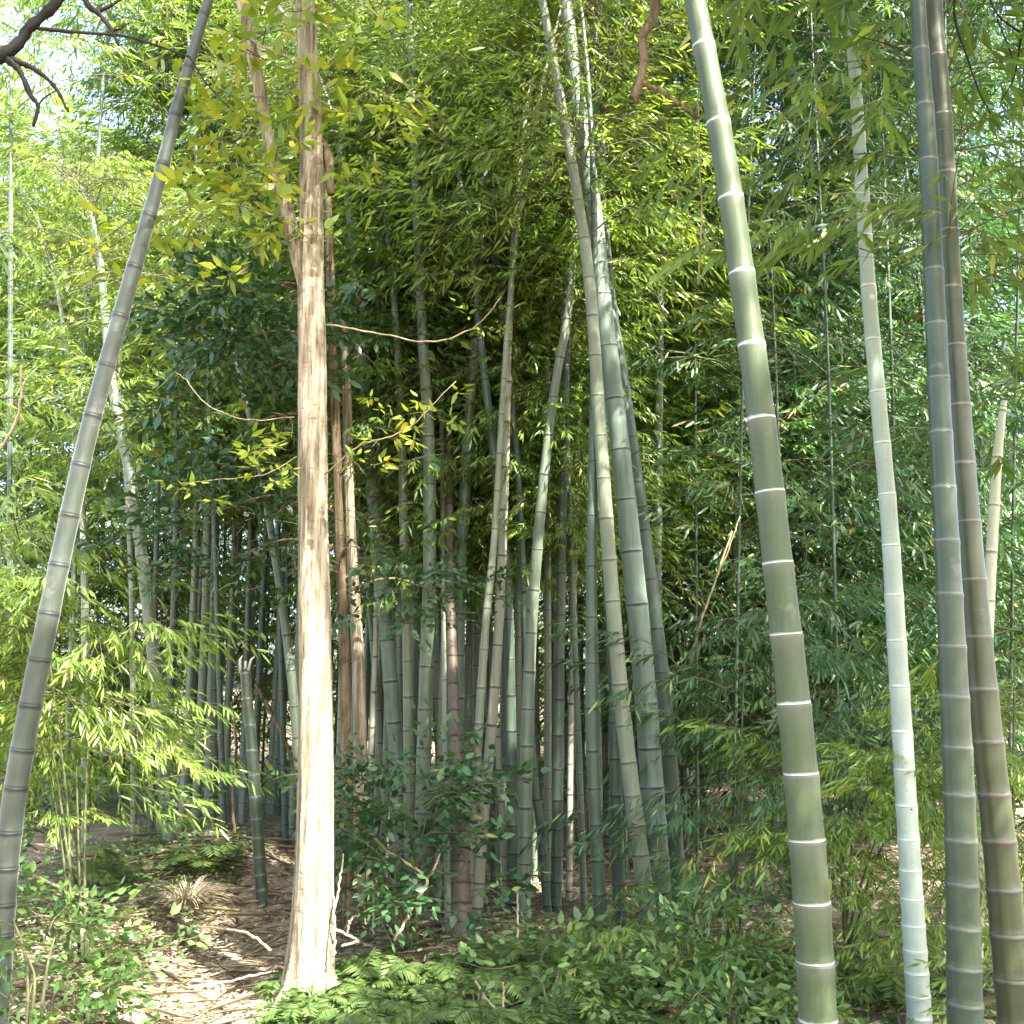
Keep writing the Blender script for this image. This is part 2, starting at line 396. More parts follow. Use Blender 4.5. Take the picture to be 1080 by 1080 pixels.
BAMBOO = []
def bamboo(label, pts, ws, Y, mat, step=None, nodes_px=None, H=11.5, arch=(0, 0), drop=1.0, spr=None, z0=4.5, n=60, extra=(), leaf=None,
           tint=0., cat='bamboo', group=None, top=None, sides=12, size=(.8, 1.25), bias=None, keep=1., name='bamboo', base_down=True, shade=None):
    """pts photo pixels from top to bottom at distance Y; the stem goes on down to the ground and up to its crown"""
    Ys = Y if isinstance(Y, (list, tuple)) else [Y] * len(pts)
    W = np.array([P(x, y, yy) for (x, y), yy in zip(pts, Ys)])[::-1]         # bottom -> top
    Rr = np.array([w / 2 * yy / F for w, yy in zip(ws, Ys)])[::-1]
    d = W[0] - W[1]; d /= np.linalg.norm(d)
    low = W[0].copy()
    if base_down:
        zz = gz(low[0], low[1]) - .12
        if low[2] > zz:
            k = (low[2] - zz) / max(.2, -d[2]); low = low + d * k
            W = np.vstack([low, W]); Rr = np.concatenate([[Rr[0] * 1.03], Rr])
    npix = len(W)
    if top is None:
        u = W[-1] - W[-2]; u /= np.linalg.norm(u); Lx = max(1.5, (H - W[-1][2]) / max(.5, u[2]))
        s = np.linspace(0, 1, 9)[1:]
        A = np.array([arch[0], arch[1], -drop])
        E = W[-1] + u * (s * Lx)[:, None] + A * (s ** 2)[:, None]
        W = np.vstack([W, E]); Rr = np.concatenate([Rr, Rr[-1] * np.linspace(1, .12, 9)[1:]])
    C = catmull(W, 30 * len(W))
    tt = np.linspace(0, 1, len(W)); R = np.interp(np.linspace(0, 1, len(C)), tt, Rr)
    root = empty(name, (low[0], low[1], gz(low[0], low[1])))
    tag(root, label, cat, group)
    S = np.concatenate([[0], np.cumsum(np.linalg.norm(np.diff(C, axis=0), axis=1))])
    if nodes_px:
        dep = (C - CAM) @ np.array([0, math.cos(PITCH), math.sin(PITCH)]); up = (C - CAM) @ np.array([0, -math.sin(PITCH), math.cos(PITCH)])
        py = 540 - F * up / dep
        o = np.argsort(py); nd = list(np.interp(nodes_px, py[o], S[o]))
        st = nd[0] - nd[1]; lo = min(nd); hi = max(nd)
        sb = abs(nd[-1] - nd[-2])
        k = lo - sb
        while k > 0: nd.append(k); sb = max(.07, sb * .95); k -= sb
        k = hi + st
        while k < S[-1]: nd.append(k); k += st
    else:
        st = step or .3; nd = []; k = .05; cur = st * .45
        while k < S[-1]: nd.append(k); cur = min(st, cur * 1.08); k += cur * random.uniform(.94, 1.06)
    culm(root, C, R, nd, CM[mat], sides)
    tr = []
    if n:
        zc = C[:, 2]; ok = np.nonzero(zc > z0)[0]
        for _ in range(n):
            i = ok[int(len(ok) * random.random())]
            az = random.uniform(0, 6.283) if bias is None or random.random() < .35 else math.radians(bias + random.gauss(0, 45))
            fr = (zc[i] - z0) / max(.1, H - z0)
            tr.append((C[i], az, random.uniform(.05, .75), random.gauss(0, .3), random.uniform(*size) * (1.08 - .3 * max(0, min(1, fr)))))
    for (px, py, yy, az, sc) in extra:
        q = P(px, py, yy); a = math.radians(az)
        tr.append((q - np.array([math.cos(a), math.sin(a), -.1]) * .5 * sc, a, random.uniform(.0, .4), random.gauss(0, .3), sc))
    if shade:                        # boughs added to the crown to shade a stretch of another stem
        a, b, num = shade
        for _ in range(num):
            q = a + (b - a) * random.random() + SUN * random.uniform(4.8, 7.6) + np.array([random.gauss(0, .22), random.gauss(0, .22), random.gauss(0, .22)])
            k = C[np.argmin(np.linalg.norm(C - q, axis=1))]; d = q - k
            tr.append((q - d / (np.linalg.norm(d) + .01) * min(.7, np.linalg.norm(d)), math.atan2(d[1], d[0]), random.uniform(-.1, .3), random.gauss(0, .3), random.uniform(.8, 1.1)))
    if tr: grow(spr or SP, tr, root, leaf or LEAF, tint=tint, keep=keep)
    BAMBOO.append(root)
    return root

# ------------------------------------------------------------------ openings in the canopy
gap_line(334, 655, 326, 1035, 6.0, .23, 14)
for (x, y, Y, r) in ((150, 1010, 5.9, .22), (245, 1055, 5.35, .24), (215, 965, 6.6, .2), (262, 1012, 5.85, .2), (205, 990, 6.0, .14), (235, 880, 9.0, .4), (268, 893, 9.0, .3), (130, 960, 6.9, .18), (180, 1000, 6.0, .15), (120, 1010, 5.9, .14), (170, 925, 7.9, .3), (100, 900, 8.4, .4), (190, 905, 8.4, .35), (150, 945, 7.4, .3), (60, 965, 6.6, .25), (215, 935, 7.6, .25), (95, 940, 7.4, .25),
                     (975, 60, 4.3, .06), (982, 130, 4.3, .05), (992, 95, 4.3, .05), (1056, 770, 4.4, .07), (1062, 835, 4.4, .06), (1002, 190, 4.3, .04),
                     (60, 930, 7.5, .3), (350, 1000, 6.0, .2), (405, 995, 6.0, .35), (330, 1050, 5.4, .2), (630, 800, 11.5, .3), (640, 760, 14, .5), (545, 940, 9.2, .2), (560, 900, 12, .4)):
    GAPS.append((P(x, y, Y), r))
for (x, y, Y, r) in ((40, 640, 6.3, .55), (110, 720, 6.3, .6), (180, 750, 6.4, .5), (20, 740, 6.2, .5), (60, 690, 6.3, .5), (130, 790, 6.5, .35)):
    GAPS.append((P(x, y, Y), r))
gap_line(395, 740, 390, 800, 8.2, .05); gap_line(487, 700, 489, 800, 8.0, .06); gap_line(518, 700, 506, 830, 8.1, .09); gap_line(532, 830, 534, 910, 8.4, .07)
gap_line(449, 690, 444, 770, 8.0, .06); gap_line(600, 0, 628, 250, 7.3, .16); gap_line(505, 230, 500, 330, 8.4, .15); gap_line(486, 560, 484, 700, 8.3, .07)
gap_line(536, 380, 530, 520, 9, .1); pass
gap_line(30, 300, 110, 400, 9, .5, 4); gap_line(120, 180, 320, 120, 9, .8, 5); gap_line(380, 60, 520, 120, 10, .8, 4)

# ------------------------------------------------------------------ ground and path
def grid_axis(a, b, step, far_a, far_b):
    x = list(np.arange(a, b + 1e-6, step)); s = step
    while x[-1] < far_b: s *= 1.25; x.append(x[-1] + s)
    s = step
    while x[0] > far_a: s *= 1.25; x.insert(0, x[0] - s)
    return np.array(x)
gx = grid_axis(-6, 6, .09, -260, 260); gy = grid_axis(2, 13, .09, -200, 420)
XX, YY = np.meshgrid(gx, gy)
ZZ = gz(XX, YY) + (np.abs(XX) < 9) * (YY > 1) * (YY < 15) * .012 * rng.normal(size=XX.shape)
nx, ny = len(gx), len(gy)
ii = (np.arange(ny - 1)[:, None] * nx + np.arange(nx - 1)[None])
quad = np.stack([ii, ii + 1, ii + nx + 1, ii + nx], -1).reshape(-1)
t = NT('forest_floor')
c = t.ramp(t.noise(2.2, 8, rough=.7), [(.3, (.075, .058, .038)), (.48, (.16, .125, .08)), (.62, (.24, .195, .13)), (.75, (.34, .285, .20))])
c = t.mix(t.mr(t.noise(.9, 4), .5, .62, 0, .6), c, (.055, .075, .028))
FLOOR = t.done(t.bsdf(c, .95, .15, t.bump(t.noise(30, 6), .8, .02)))
me = mesh_from('ground', np.stack([XX, YY, ZZ], -1).reshape(-1, 3), np.full((nx - 1) * (ny - 1), 4), quad, FLOOR, None, True)
tag(link(bpy.data.objects.new('ground', me)), kind='structure')

py_ = np.linspace(1.5, 10.2, 120)
pc = -1.55 - .03 * (py_ - 5) + .12 * np.sin(py_ * 1.1); pw = .52 - .035 * (py_ - 5) + .05 * np.sin(py_ * 5.3)
V = []
for k, y in enumerate(py_):
    for j in range(13):
        u = j / 12 * 2 - 1
        V.append((pc[k] + u * (pw[k] + .05 * math.sin(k * 1.9 + (u > 0) * 2)), y, 0))
V = np.array(V); edge = np.abs(np.tile(np.linspace(-1, 1, 13), len(py_)))
V[:, 2] = gz(V[:, 0], V[:, 1]) + .018 - .05 * np.clip(edge - .72, 0, 1) / .28 + .008 * rng.normal(size=len(V))
ii = (np.arange(len(py_) - 1)[:, None] * 13 + np.arange(12)[None])
quad = np.stack([ii, ii + 1, ii + 14, ii + 13], -1).reshape(-1)
t = NT('trodden_earth')
c = t.ramp(t.noise(5, 8, rough=.7), [(.3, (.17, .13, .09)), (.5, (.30, .24, .17)), (.7, (.42, .36, .27))])
PATHM = t.done(t.bsdf(c, .95, .15, t.bump(t.noise(40, 6), .7, .015)))
me = mesh_from('path', V, np.full(len(quad) // 4, 4), quad, PATHM, None, True)
tag(link(bpy.data.objects.new('path', me)), kind='structure')

# dead bamboo leaves and straw
def scatter_litter():
    n = 46000
    x = rng.uniform(-4.2, 3.6, n); y = 4.4 + 9 * rng.random(n) ** 1.5
    m = 20000
    x[:m] = rng.normal(-1.5, .75, m); y[:m] = rng.uniform(4.6, 10.5, m)
    a = rng.uniform(0, 6.283, n); d = np.stack([np.cos(a), np.sin(a), rng.normal(0, .18, n)], 1)
    z = gz(x, y) + rng.uniform(.015, .045, n)
    ln = rng.uniform(.025, .10, n); wd = ln * rng.uniform(.1, .32, n)
    st = rng.random(n) < .05; ln[st] = rng.uniform(.15, .55, st.sum()); wd[st] = rng.uniform(.003, .007, st.sum()); d[st, 2] *= .4; z[st] += .015
    L = leaves(np.stack([x, y, z], 1), d, np.array([0, 0, 1.]) + nrand(n, .35), ln, wd, .1, .3, 4)
    g = Geo(); g.add(L.reshape(-1, 3), np.tile([3, 3], n), (np.arange(n)[:, None] * 4 + np.array(FACES[4][1])).reshape(-1), tint=np.repeat(np.clip(rng.normal(.5, .25, n), 0, 1), 4))
    tag(g.build('leaf_litter', LITTER), 'dry tan leaves and straw lying over the forest floor', 'leaf litter', kind='stuff')
scatter_litter()

# ------------------------------------------------------------------ grass and small herbs
def scatter_grass():
    spots = [(-.2, 5.7, 1.4, .5, 500), (-.95, 5.5, .25, .25, 500), (-2.5, 7.6, .9, .9, 1500), (-2.2, 8.6, .8, .6, 2400), (-3.0, 5.7, .7, .6, 700), (1.6, 5.9, 1.4, .7, 900), (.6, 7.0, 1.2, .5, 400), (3.2, 6.2, 1., .8, 600), (-1.2, 9.4, .8, .4, 350)]
    B = []; D = []; LN = []
    for (cx, cy, sx, sy, n) in spots:
        x = rng.normal(cx, sx, n); y = rng.normal(cy, sy, n); a = rng.uniform(0, 6.283, n); t_ = rng.uniform(.3, 1.9, n)
        keep = (y > 3) & ((np.abs(x + 1.6) > .38) | (y > 9.8))
        B.append(np.stack([x, y, gz(x, y) - .01], 1)[keep]); D.append(np.stack([np.cos(a) * t_, np.sin(a) * t_, np.ones(n)], 1)[keep]); LN.append(rng.uniform(.07, .24, n)[keep])
    B = np.concatenate(B); D = np.concatenate(D); LN = np.concatenate(LN); n = len(B)
    g = Geo(); blades(g, B, D, LN, rng.uniform(.004, .009, n), np.clip(rng.normal(.45, .25, n), 0, 1))
    # low rounded herb leaves among the blades
    m = 11000
    k = rng.integers(0, len(spots), m); s = np.array(spots)
    x = rng.normal(s[k, 0], s[k, 2]); y = rng.normal(s[k, 1], s[k, 3]); a = rng.uniform(0, 6.283, m)
    ok = (np.abs(x + 1.6) > .4) | (y > 9.8); x, y, a = x[ok], y[ok], a[ok]; m = len(x)
    d = np.stack([np.cos(a), np.sin(a), rng.uniform(-.3, .5, m)], 1); ln = rng.uniform(.025, .065, m)
    L = leaves(np.stack([x, y, gz(x, y) + rng.uniform(.01, .12, m)], 1), d, np.array([0, 0, 1.]) + nrand(m, .4), ln, ln * rng.uniform(.3, .6, m), .2, .2, 6, .3)
    g.add(L.reshape(-1, 3), np.tile([4, 4], m), (np.arange(m)[:, None] * 6 + np.array(FACES[6][1])).reshape(-1), tint=np.repeat(np.clip(rng.normal(.45, .22, m), 0, 1), 6))
    tag(g.build('grass', HERB), 'green grass and small herbs covering the ground between the plants', 'grass', kind='stuff')
scatter_grass()

# ------------------------------------------------------------------ the named bamboos
# foreground
bamboo('slate green bamboo with dark rings leaning right along the left edge', [(220, 0), (188, 110), (165, 200), (128, 330), (95, 450), (70, 560), (45, 680), (22, 800), (8, 900), (0, 1020)],
       [11, 13.5, 15.5, 18, 19.5, 21, 22.5, 24, 24, 23], 5.4, 'lean', nodes_px=[15, 70, 121, 173, 227, 281, 333, 385, 438, 490, 543, 595, 646, 695, 743, 790, 830, 877, 915, 953, 985, 1024],
       H=10.5, arch=(1.2, 1.0), z0=5.6, n=26, sides=20, spr=SP)
F2 = bamboo('thick waxy green bamboo with white rings, widest stem right of centre', [(733, 0), (763, 160), (788, 330), (805, 460), (821, 600), (835, 720), (846, 830), (856, 950), (863, 1080)],
       [25, 27, 29, 30.5, 32, 34, 35.5, 37, 38], 4.0, 'big', nodes_px=[49, 130, 210, 289, 365, 443, 520, 595, 670, 743, 817, 887, 953, 1015, 1077],
       H=11.8, arch=(-.1, -2.4), drop=.8, z0=4.9, n=100, shade=(P(200, 60, 5.4), P(85, 500, 5.4), 60), sides=28, spr=SPC)
bamboo('whitish powdery bamboo standing between the thick waxy stem and the right pair', [(896, 0), (905, 130), (915, 290), (926, 420), (938, 550), (946, 680), (955, 830), (962, 950), (969, 1062)],
       [13, 14, 16, 17, 18, 20, 21, 22.5, 24], 5.3, 'white', nodes_px=[-18, 34, 87, 141, 196, 250, 303, 359, 414, 468, 522, 576, 628, 676, 724, 772, 812, 850, 885, 918, 948, 976, 1002, 1026],
       H=11, arch=(-.4, -2.2), drop=.9, z0=5.6, n=50, sides=18, spr=SPC)
bamboo('dark bluish green bamboo, left one of the crossing right pair', [(968, 0), (978, 150), (985, 300), (992, 450), (1000, 600), (1008, 760), (1014, 900), (1018, 1080)],
       [17, 20, 22, 24, 26.5, 30, 32, 35], 4.15, 'teal', nodes_px=[-4, 54, 112, 170, 228, 286, 343, 400, 457, 515, 571, 627, 682, 735, 788, 838, 886, 932, 978, 1020, 1058],
       H=12.2, arch=(.7, -2.2), drop=1., z0=5.0, n=70, shade=(P(320, -40, 6), P(330, 600, 6), 150), sides=22, spr=SPC, leaf=LEAF,
       extra=[(940, 60, 4.5, 200, .8), (955, 160, 4.6, 215, .7), (950, 250, 4.7, 190, .7), (930, 110, 4.9, 160, .8), (935, 200, 4.8, 170, .7), (900, 300, 4.9, 190, .8), (925, 30, 4.9, 240, .8), (880, 190, 5.0, 180, .7)])
bamboo('brownish olive bamboo with pale rings, right one of the crossing pair', [(985, 0), (995, 130), (1003, 300), (1013, 450), (1025, 600), (1040, 760), (1055, 900), (1072, 1080)],
       [18, 20, 22.5, 24.5, 27, 30, 33, 36], 4.3, 'olive', nodes_px=[3, 60, 122, 184, 245, 305, 366, 429, 490, 551, 612, 672, 727, 782, 837, 886, 937, 985, 1032],
       H=12, arch=(1.0, -2.5), drop=1.1, z0=5.0, n=95, sides=22, spr=SPC,
       extra=[(1050, 40, 4.5, 10, .8), (1065, 120, 4.4, 330, .8), (1040, 190, 4.5, 0, .8), (1060, 240, 4.4, 350, .9), (1050, 300, 4.6, 20, .8), (1070, 350, 4.5, 350, .9), (1035, 250, 4.2, 300, .6), (1010, 230, 4.0, 250, .5),
              (1060, 60, 4.8, 40, .9), (1070, 180, 4.9, 10, .9), (1045, 120, 5.0, 30, .9), (1070, 280, 5.0, 0, .9), (1060, 420, 4.9, 20, .8), (1075, 470, 4.8, 0, .8), (1000, 270, 4.0, 200, .5), (1075, 530, 4.9, 10, .8)])
bamboo('cream coloured thin broken stem behind the crossing right pair', [(1060, 415), (1052, 480), (1047, 560), (1043, 640), (1038, 760), (1034, 900), (1030, 1010)], [6, 11, 12, 12, 13, 13, 13], 5.9, 'cream', step=.26, top=1, n=0, sides=10)

# the grove goes on to the right of and behind the viewer: unseen bamboos added out of the frame so their crowns shade the right half
for (x, y, ax, ay, n, sd, lab) in ((3.8, .9, .15, .1, 62, 41, 'bamboo out of the frame on the right whose crown shades the thick waxy stem'), (4.3, 1.3, .2, .2, 62, 42, 'bamboo out of the frame on the right whose crown shades the crossing pair'),
                                   (5.0, .1, -.3, .5, 56, 43, 'bamboo out of the frame on the right, nearest behind the viewer'), (4.7, 2.4, .1, .1, 60, 44, 'bamboo out of the frame on the right, closest to the crossing pair'),
                                   (5.4, 3.6, .2, -.3, 66, 45, 'bamboo out of the frame beside the leafy right wall'), (6.4, 5.2, -.3, -.3, 66, 46, 'bamboo out of the frame behind the leafy right wall'),
                                   (1.3, .5, -.3, .5, 66, 47, 'bamboo out of the frame close to the viewer, its crown overhead')):
    random.seed(sd)
    a = P(540, 700, 5)
    root_pts = np.array([[x, y, gz(x, y) - .1], [x + ax * .1, y + ay * .1, 3.], [x + ax * .3, y + ay * .3, 6.], [x + ax, y + ay, 8.0], [x + ax * 2.2, y + ay * 2.2, 9.6]])
    root = tag(empty('bamboo', (x, y, gz(x, y))), lab, 'bamboo')
    C = catmull(root_pts, 120); culm(root, C, np.interp(np.linspace(0, 1, 120), [0, .6, 1], [.055, .045, .008]), list(np.arange(.15, 9.5, .3)), CM['grey'], 10)
    tr = []
    for _ in range(n):
        i = random.randrange(38, 120); tr.append((C[i], random.uniform(0, 6.28), random.uniform(0, .6), random.gauss(0, .3), random.uniform(.9, 1.4)))
    grow(SPC, tr, root, LEAF)
    BAMBOO.append(root)
# the central clump
M = dict(sides=12, size=(.7, 1.05), leaf=LEAF_LIGHT, keep=.78)  # paler leaf colour brightens the clump top like sunlight
bamboo('long slender grey green bamboo rising left of centre to the top edge', [(432, 0), (436, 120), (441, 260), (446, 360), (452, 460), (453, 600), (450, 700), (447, 800), (444, 950)], [8, 9, 10, 11, 13, 14, 15, 15.5, 16], 7.9, 'grey', step=.34, H=9.6, arch=(-.5, .5), z0=3.9, n=60, **M)
bamboo('thick pale bluish bamboo in the middle, its dappled top reaching the upper edge', [(597, 0), (610, 110), (625, 215), (636, 320), (648, 420), (668, 600), (682, 750), (696, 955)], [14, 18, 20, 20, 21, 23, 24, 26], 7.2, 'blue', step=.36, H=9.6, arch=(.6, -.6), z0=5.2, n=50, **M)
bamboo('smooth tan green bamboo slanting in front of the thick bluish middle stem', [(572, 0), (592, 110), (608, 200), (622, 300), (632, 440), (645, 620), (660, 780), (684, 968)], [9, 11, 12, 13, 14, 16, 17, 18], 6.95, 'tan', step=.27, H=8.8, arch=(-.4, -.6), z0=5.0, n=40, **M)
bamboo('dark green bamboo just right of the thick bluish middle stem', [(632, 180), (643, 310), (655, 390), (672, 510), (690, 650), (702, 760), (714, 930)], [11, 13, 14, 15, 17, 18, 19], 7.6, 'dark', step=.34, H=8.8, arch=(.6, .6), z0=4.4, n=60, **M)
bamboo('curved slender bamboo bowing right towards its top in the middle of the clump', [(606, 250), (599, 330), (585, 410), (572, 520), (562, 640), (557, 740), (554, 860), (552, 965)], [8, 9, 10, 11, 12, 13, 14, 15], 7.6, 'grey', step=.28, H=8.6, arch=(.8, .4), z0=4.2, n=50, **M)
bamboo('pale blue bamboo with a sunlit foot, left half of the clump', [(510, 190), (505, 330), (498, 400), (490, 520), (485, 620), (483, 720), (482, 800), (479, 930)], [8, 9.5, 11, 12, 13, 14, 14.5, 15], 8.2, 'blue', step=.36, H=9.2, arch=(.4, .4), z0=4.6, n=50, **M)
bamboo('thin green bamboo bending left under the leaves of the clump top', [(502, 300), (506, 350), (515, 430), (526, 520), (535, 620), (538, 720), (540, 840), (541, 962)], [7, 8, 9, 10, 10.5, 11, 12, 13], 7.9, 'dark', step=.3, H=8.4, arch=(-1, .3), z0=4.5, n=45, **M)
bamboo('wide blue grey bamboo left of the grey slender one', [(372, 250), (385, 400), (397, 560), (405, 640), (412, 720), (418, 800), (424, 930)], [11, 13, 15, 15.5, 16, 16, 16], 8.3, 'blue', step=.38, H=8.8, arch=(-.8, .4), z0=4.0, n=60, **M)
bamboo('pale whitish bamboo leaning left out of the clump behind the leafy tree', [(352, 320), (378, 395), (405, 440), (424, 480), (437, 570), (438, 680), (434, 800), (431, 930)], [8, 9.5, 10.5, 11, 11.5, 12, 12, 13], 8.6, 'pale', step=.36, H=6.3, arch=(-.5, .4), z0=3.9, n=26, **M)
bamboo('olive green bamboo between the two grey stems of the left clump', [(424, 480), (427, 600), (430, 700), (431, 800), (433, 930)], [9, 10, 11, 11, 12], 8.1, 'tan', step=.3, H=8.4, arch=(-.5, .6), z0=4.2, n=40, **M)
bamboo('slim bamboo tilted to the left beside the brown dead stem', [(448, 560), (455, 660), (460, 740), (466, 830), (472, 950)], [8, 9, 9.5, 10, 10], 8.5, 'grey', step=.3, H=8.4, arch=(-.8, .6), z0=4.2, n=40, **M)
bamboo('brown dead bamboo with black rings at the front of the clump', [(473, 250), (474, 400), (474, 560), (477, 700), (481, 800), (485, 880), (488, 985)], [5, 8, 9, 11, 14, 19, 21], [9.0, 8.5, 8.0, 7.7, 7.4, 7.2, 7.0], 'brown', step=.2, top=1, n=0, **M)
bamboo('dry tan stem thinner than the brown dead bamboo beside it', [(461, 270), (464, 390), (467, 500), (468, 620), (470, 760), (472, 940)], [3, 5, 5.5, 6, 7, 7], [9.0, 8.5, 8.2, 7.9, 7.6, 7.4], 'tan', step=.28, top=1, n=0, **M)
bamboo('straight tan pole standing just right of the upper half of the brown dead stem', [(478, 330), (477, 420), (475, 520), (471, 620), (466, 760), (462, 930)], [4, 7, 7.5, 8, 8, 8], [9.2, 8.8, 8.5, 8.3, 8.1, 8.0], 'tan', step=.3, top=1, n=0, **M)
bamboo('light green thin bamboo leaning right out of the clump foot', [(530, 420), (522, 560), (514, 640), (508, 720), (503, 800), (497, 880), (491, 970)], [6, 7.5, 8.5, 9, 9.5, 10, 10], 7.5, 'tan', step=.27, H=9, arch=(.6, .3), z0=4.4, n=30, **M)
bamboo('sunlit pale dry bamboo leaning right, whitest lower stem of the clump', [(536, 380), (532, 520), (526, 660), (519, 760), (511, 850), (503, 965)], [8, 9, 10.5, 11, 11.5, 12], 7.8, 'pale', step=.32, H=9, arch=(.4, .6), z0=4.6, n=25, **M)
bamboo('thin bleached dry stick standing right of the sunlit pale bamboo', [(524, 760), (527, 820), (531, 870), (534, 955)], [6, 6.5, 7, 7], 8.0, 'pale', step=.3, top=1, n=0, **M)
bamboo('dark thin bamboo crossing behind the curved slender one', [(552, 600), (557, 720), (563, 820), (571, 880), (578, 970)], [7, 8, 8.5, 9, 9], 7.9, 'dark', step=.3, H=8.2, arch=(-.6, .4), z0=4.3, n=35, **M)
bamboo('mid green bamboo right of the curved slender one', [(600, 330), (597, 420), (593, 560), (590, 720), (588, 850), (586, 970)], [7, 8, 10, 11, 12, 12.5], 8.1, 'dark', step=.32, H=8.6, arch=(.3, .6), z0=4.2, n=45, **M)
bamboo('thin light bamboo left of the darkest stem of the clump', [(608, 520), (605, 640), (602, 760), (600, 940)], [5.5, 6, 6.5, 7], 8.6, 'pale', step=.3, H=8.2, arch=(.3, .6), z0=4.2, n=25, **M)
bamboo('darkest straight bamboo of the clump, left of the tan slanting one', [(627, 360), (626, 460), (624, 600), (624, 760), (628, 860), (634, 985)], [9, 10, 12, 13.5, 14, 15], 7.0, 'dark', step=.34, H=8.6, arch=(-.3, .5), z0=4.4, n=45, **M)
bamboo('deep green bamboo half hidden behind the tan slanting one', [(638, 520), (642, 620), (648, 720), (650, 850), (653, 960)], [10, 12, 13, 14, 14], 7.8, 'dark', step=.33, H=8.6, arch=(.4, .6), z0=4.2, n=45, **M)
bamboo('thin grey bamboo at the left rim of the clump by the brown tree', [(384, 520), (389, 620), (395, 700), (402, 800), (408, 930)], [6, 6.5, 7, 7.5, 8], 9.0, 'grey', step=.32, H=8.4, arch=(-.6, .5), z0=4.2, n=35, **M)
bamboo('thin bleached bamboo touched by sun behind the brown tree', [(398, 560), (396, 680), (393, 760), (389, 860), (386, 940)], [5, 5.5, 6, 6, 6], 8.3, 'pale', step=.3, H=9, arch=(-.4, .5), z0=4.2, n=20, **M)

# left of the tree
bamboo('grey green bamboo standing on the grassy hump left of the tree', [(108, 300), (114, 370), (122, 430), (135, 490), (146, 560), (156, 640), (165, 720), (172, 800), (180, 900)], [8, 9, 10.5, 11, 12, 13, 13.5, 14, 14.5], 8.9, 'grey', step=.30, H=7.2, arch=(-.4, .6), z0=3.3, n=80, **M)
bamboo('thin green bamboo next to the leaning slate green stem', [(76, 420), (83, 500), (88, 560), (90, 680), (90, 800), (90, 870)], [6, 7, 7.5, 8, 8, 8], 9.4, 'tan', step=.3, H=7.5, arch=(-.6, 1), z0=3.4, n=50, **M)
bamboo('very thin dry bamboo beside the grey green one on the hump', [(128, 440), (134, 520), (138, 600), (140, 700), (141, 860)], [4, 5, 5.5, 6, 6], 9.6, 'tan', step=.3, H=7, arch=(.5, 1), z0=5, n=16, **M)
stump = bamboo('short cut bamboo with a ragged open top left of the tree', [(258, 703), (261, 740), (265, 780), (270, 850), (275, 926)], [10.5, 11, 11.5, 12, 12.5], 8.0, 'teal', step=.19, top=1, n=0, **M)
bamboo('leaning grey bamboo half hidden behind the sunlit tree trunk', [(286, 560), (298, 640), (308, 720), (314, 790), (320, 860), (326, 930)], [8, 8.5, 9.5, 10, 10, 10], 8.6, 'grey', step=.32, H=7, arch=(-.6, .8), z0=3.6, n=40, **M)

# ragged splinters on the cut one
g = Geo(); q = P(258, 700, 8.0)
tube(g, [q + [-.03, 0, -.06], q + [-.035, 0, .03], q + [-.02, .01, .06]], [.012, .01, .003], 5)
tube(g, [q + [.03, 0, -.05], q + [.045, 0, .03], q + [.07, 0, .05]], [.012, .009, .003], 5)
tube(g, [q + [0, .03, -.04], q + [.0, .03, .02]], [.014, .006], 5)
g.build('splinter', INSIDE, stump)

# right-hand leafy wall: real bamboos, stems nearly hidden by their own leaves
for (px, Y, w, z0, n, sd, lab) in (
    (735, 9.2, 10, .6, 120, 1, 'leafy bamboo just right of the clump, stem lost in dark leaves'),
    (775, 7.9, 10, .4, 110, 2, 'bushy bamboo directly behind the thick waxy stem'),
    (830, 8.8, 11, .5, 120, 3, 'leafy bamboo filling the gap right of the thick waxy stem'),
    (885, 7.6, 10, 1.2, 110, 4, 'dense leafy bamboo behind the whitish powdery stem'),
    (950, 8.6, 11, .8, 120, 5, 'leafy bamboo between the whitish stem and the crossing pair'),
    (1010, 7.4, 10, .8, 110, 6, 'leafy bamboo directly behind the crossing pair'),
    (1065, 8.2, 11, .4, 110, 7, 'leafy bamboo at the right edge behind the cream stem'),
    (1120, 6.8, 10, .4, 80, 8, 'leafy bamboo cut off by the right edge of the view')):
    random.seed(100 + sd)
    lean = random.uniform(-30, 30)
    bamboo(lab, [(px - lean, 60), (px - lean * .4, 400), (px, 800)], [w * .22, w * .3, w * .35], Y, 'dark', step=.3, H=11.5, arch=(random.uniform(-.8, 1), random.uniform(-1, .3)), z0=z0, n=n, sides=9, size=(.8, 1.25), leaf=LEAF_SHADE, tint=-.1, spr=SP)  # lowered tint darkens these leaves further, as shade
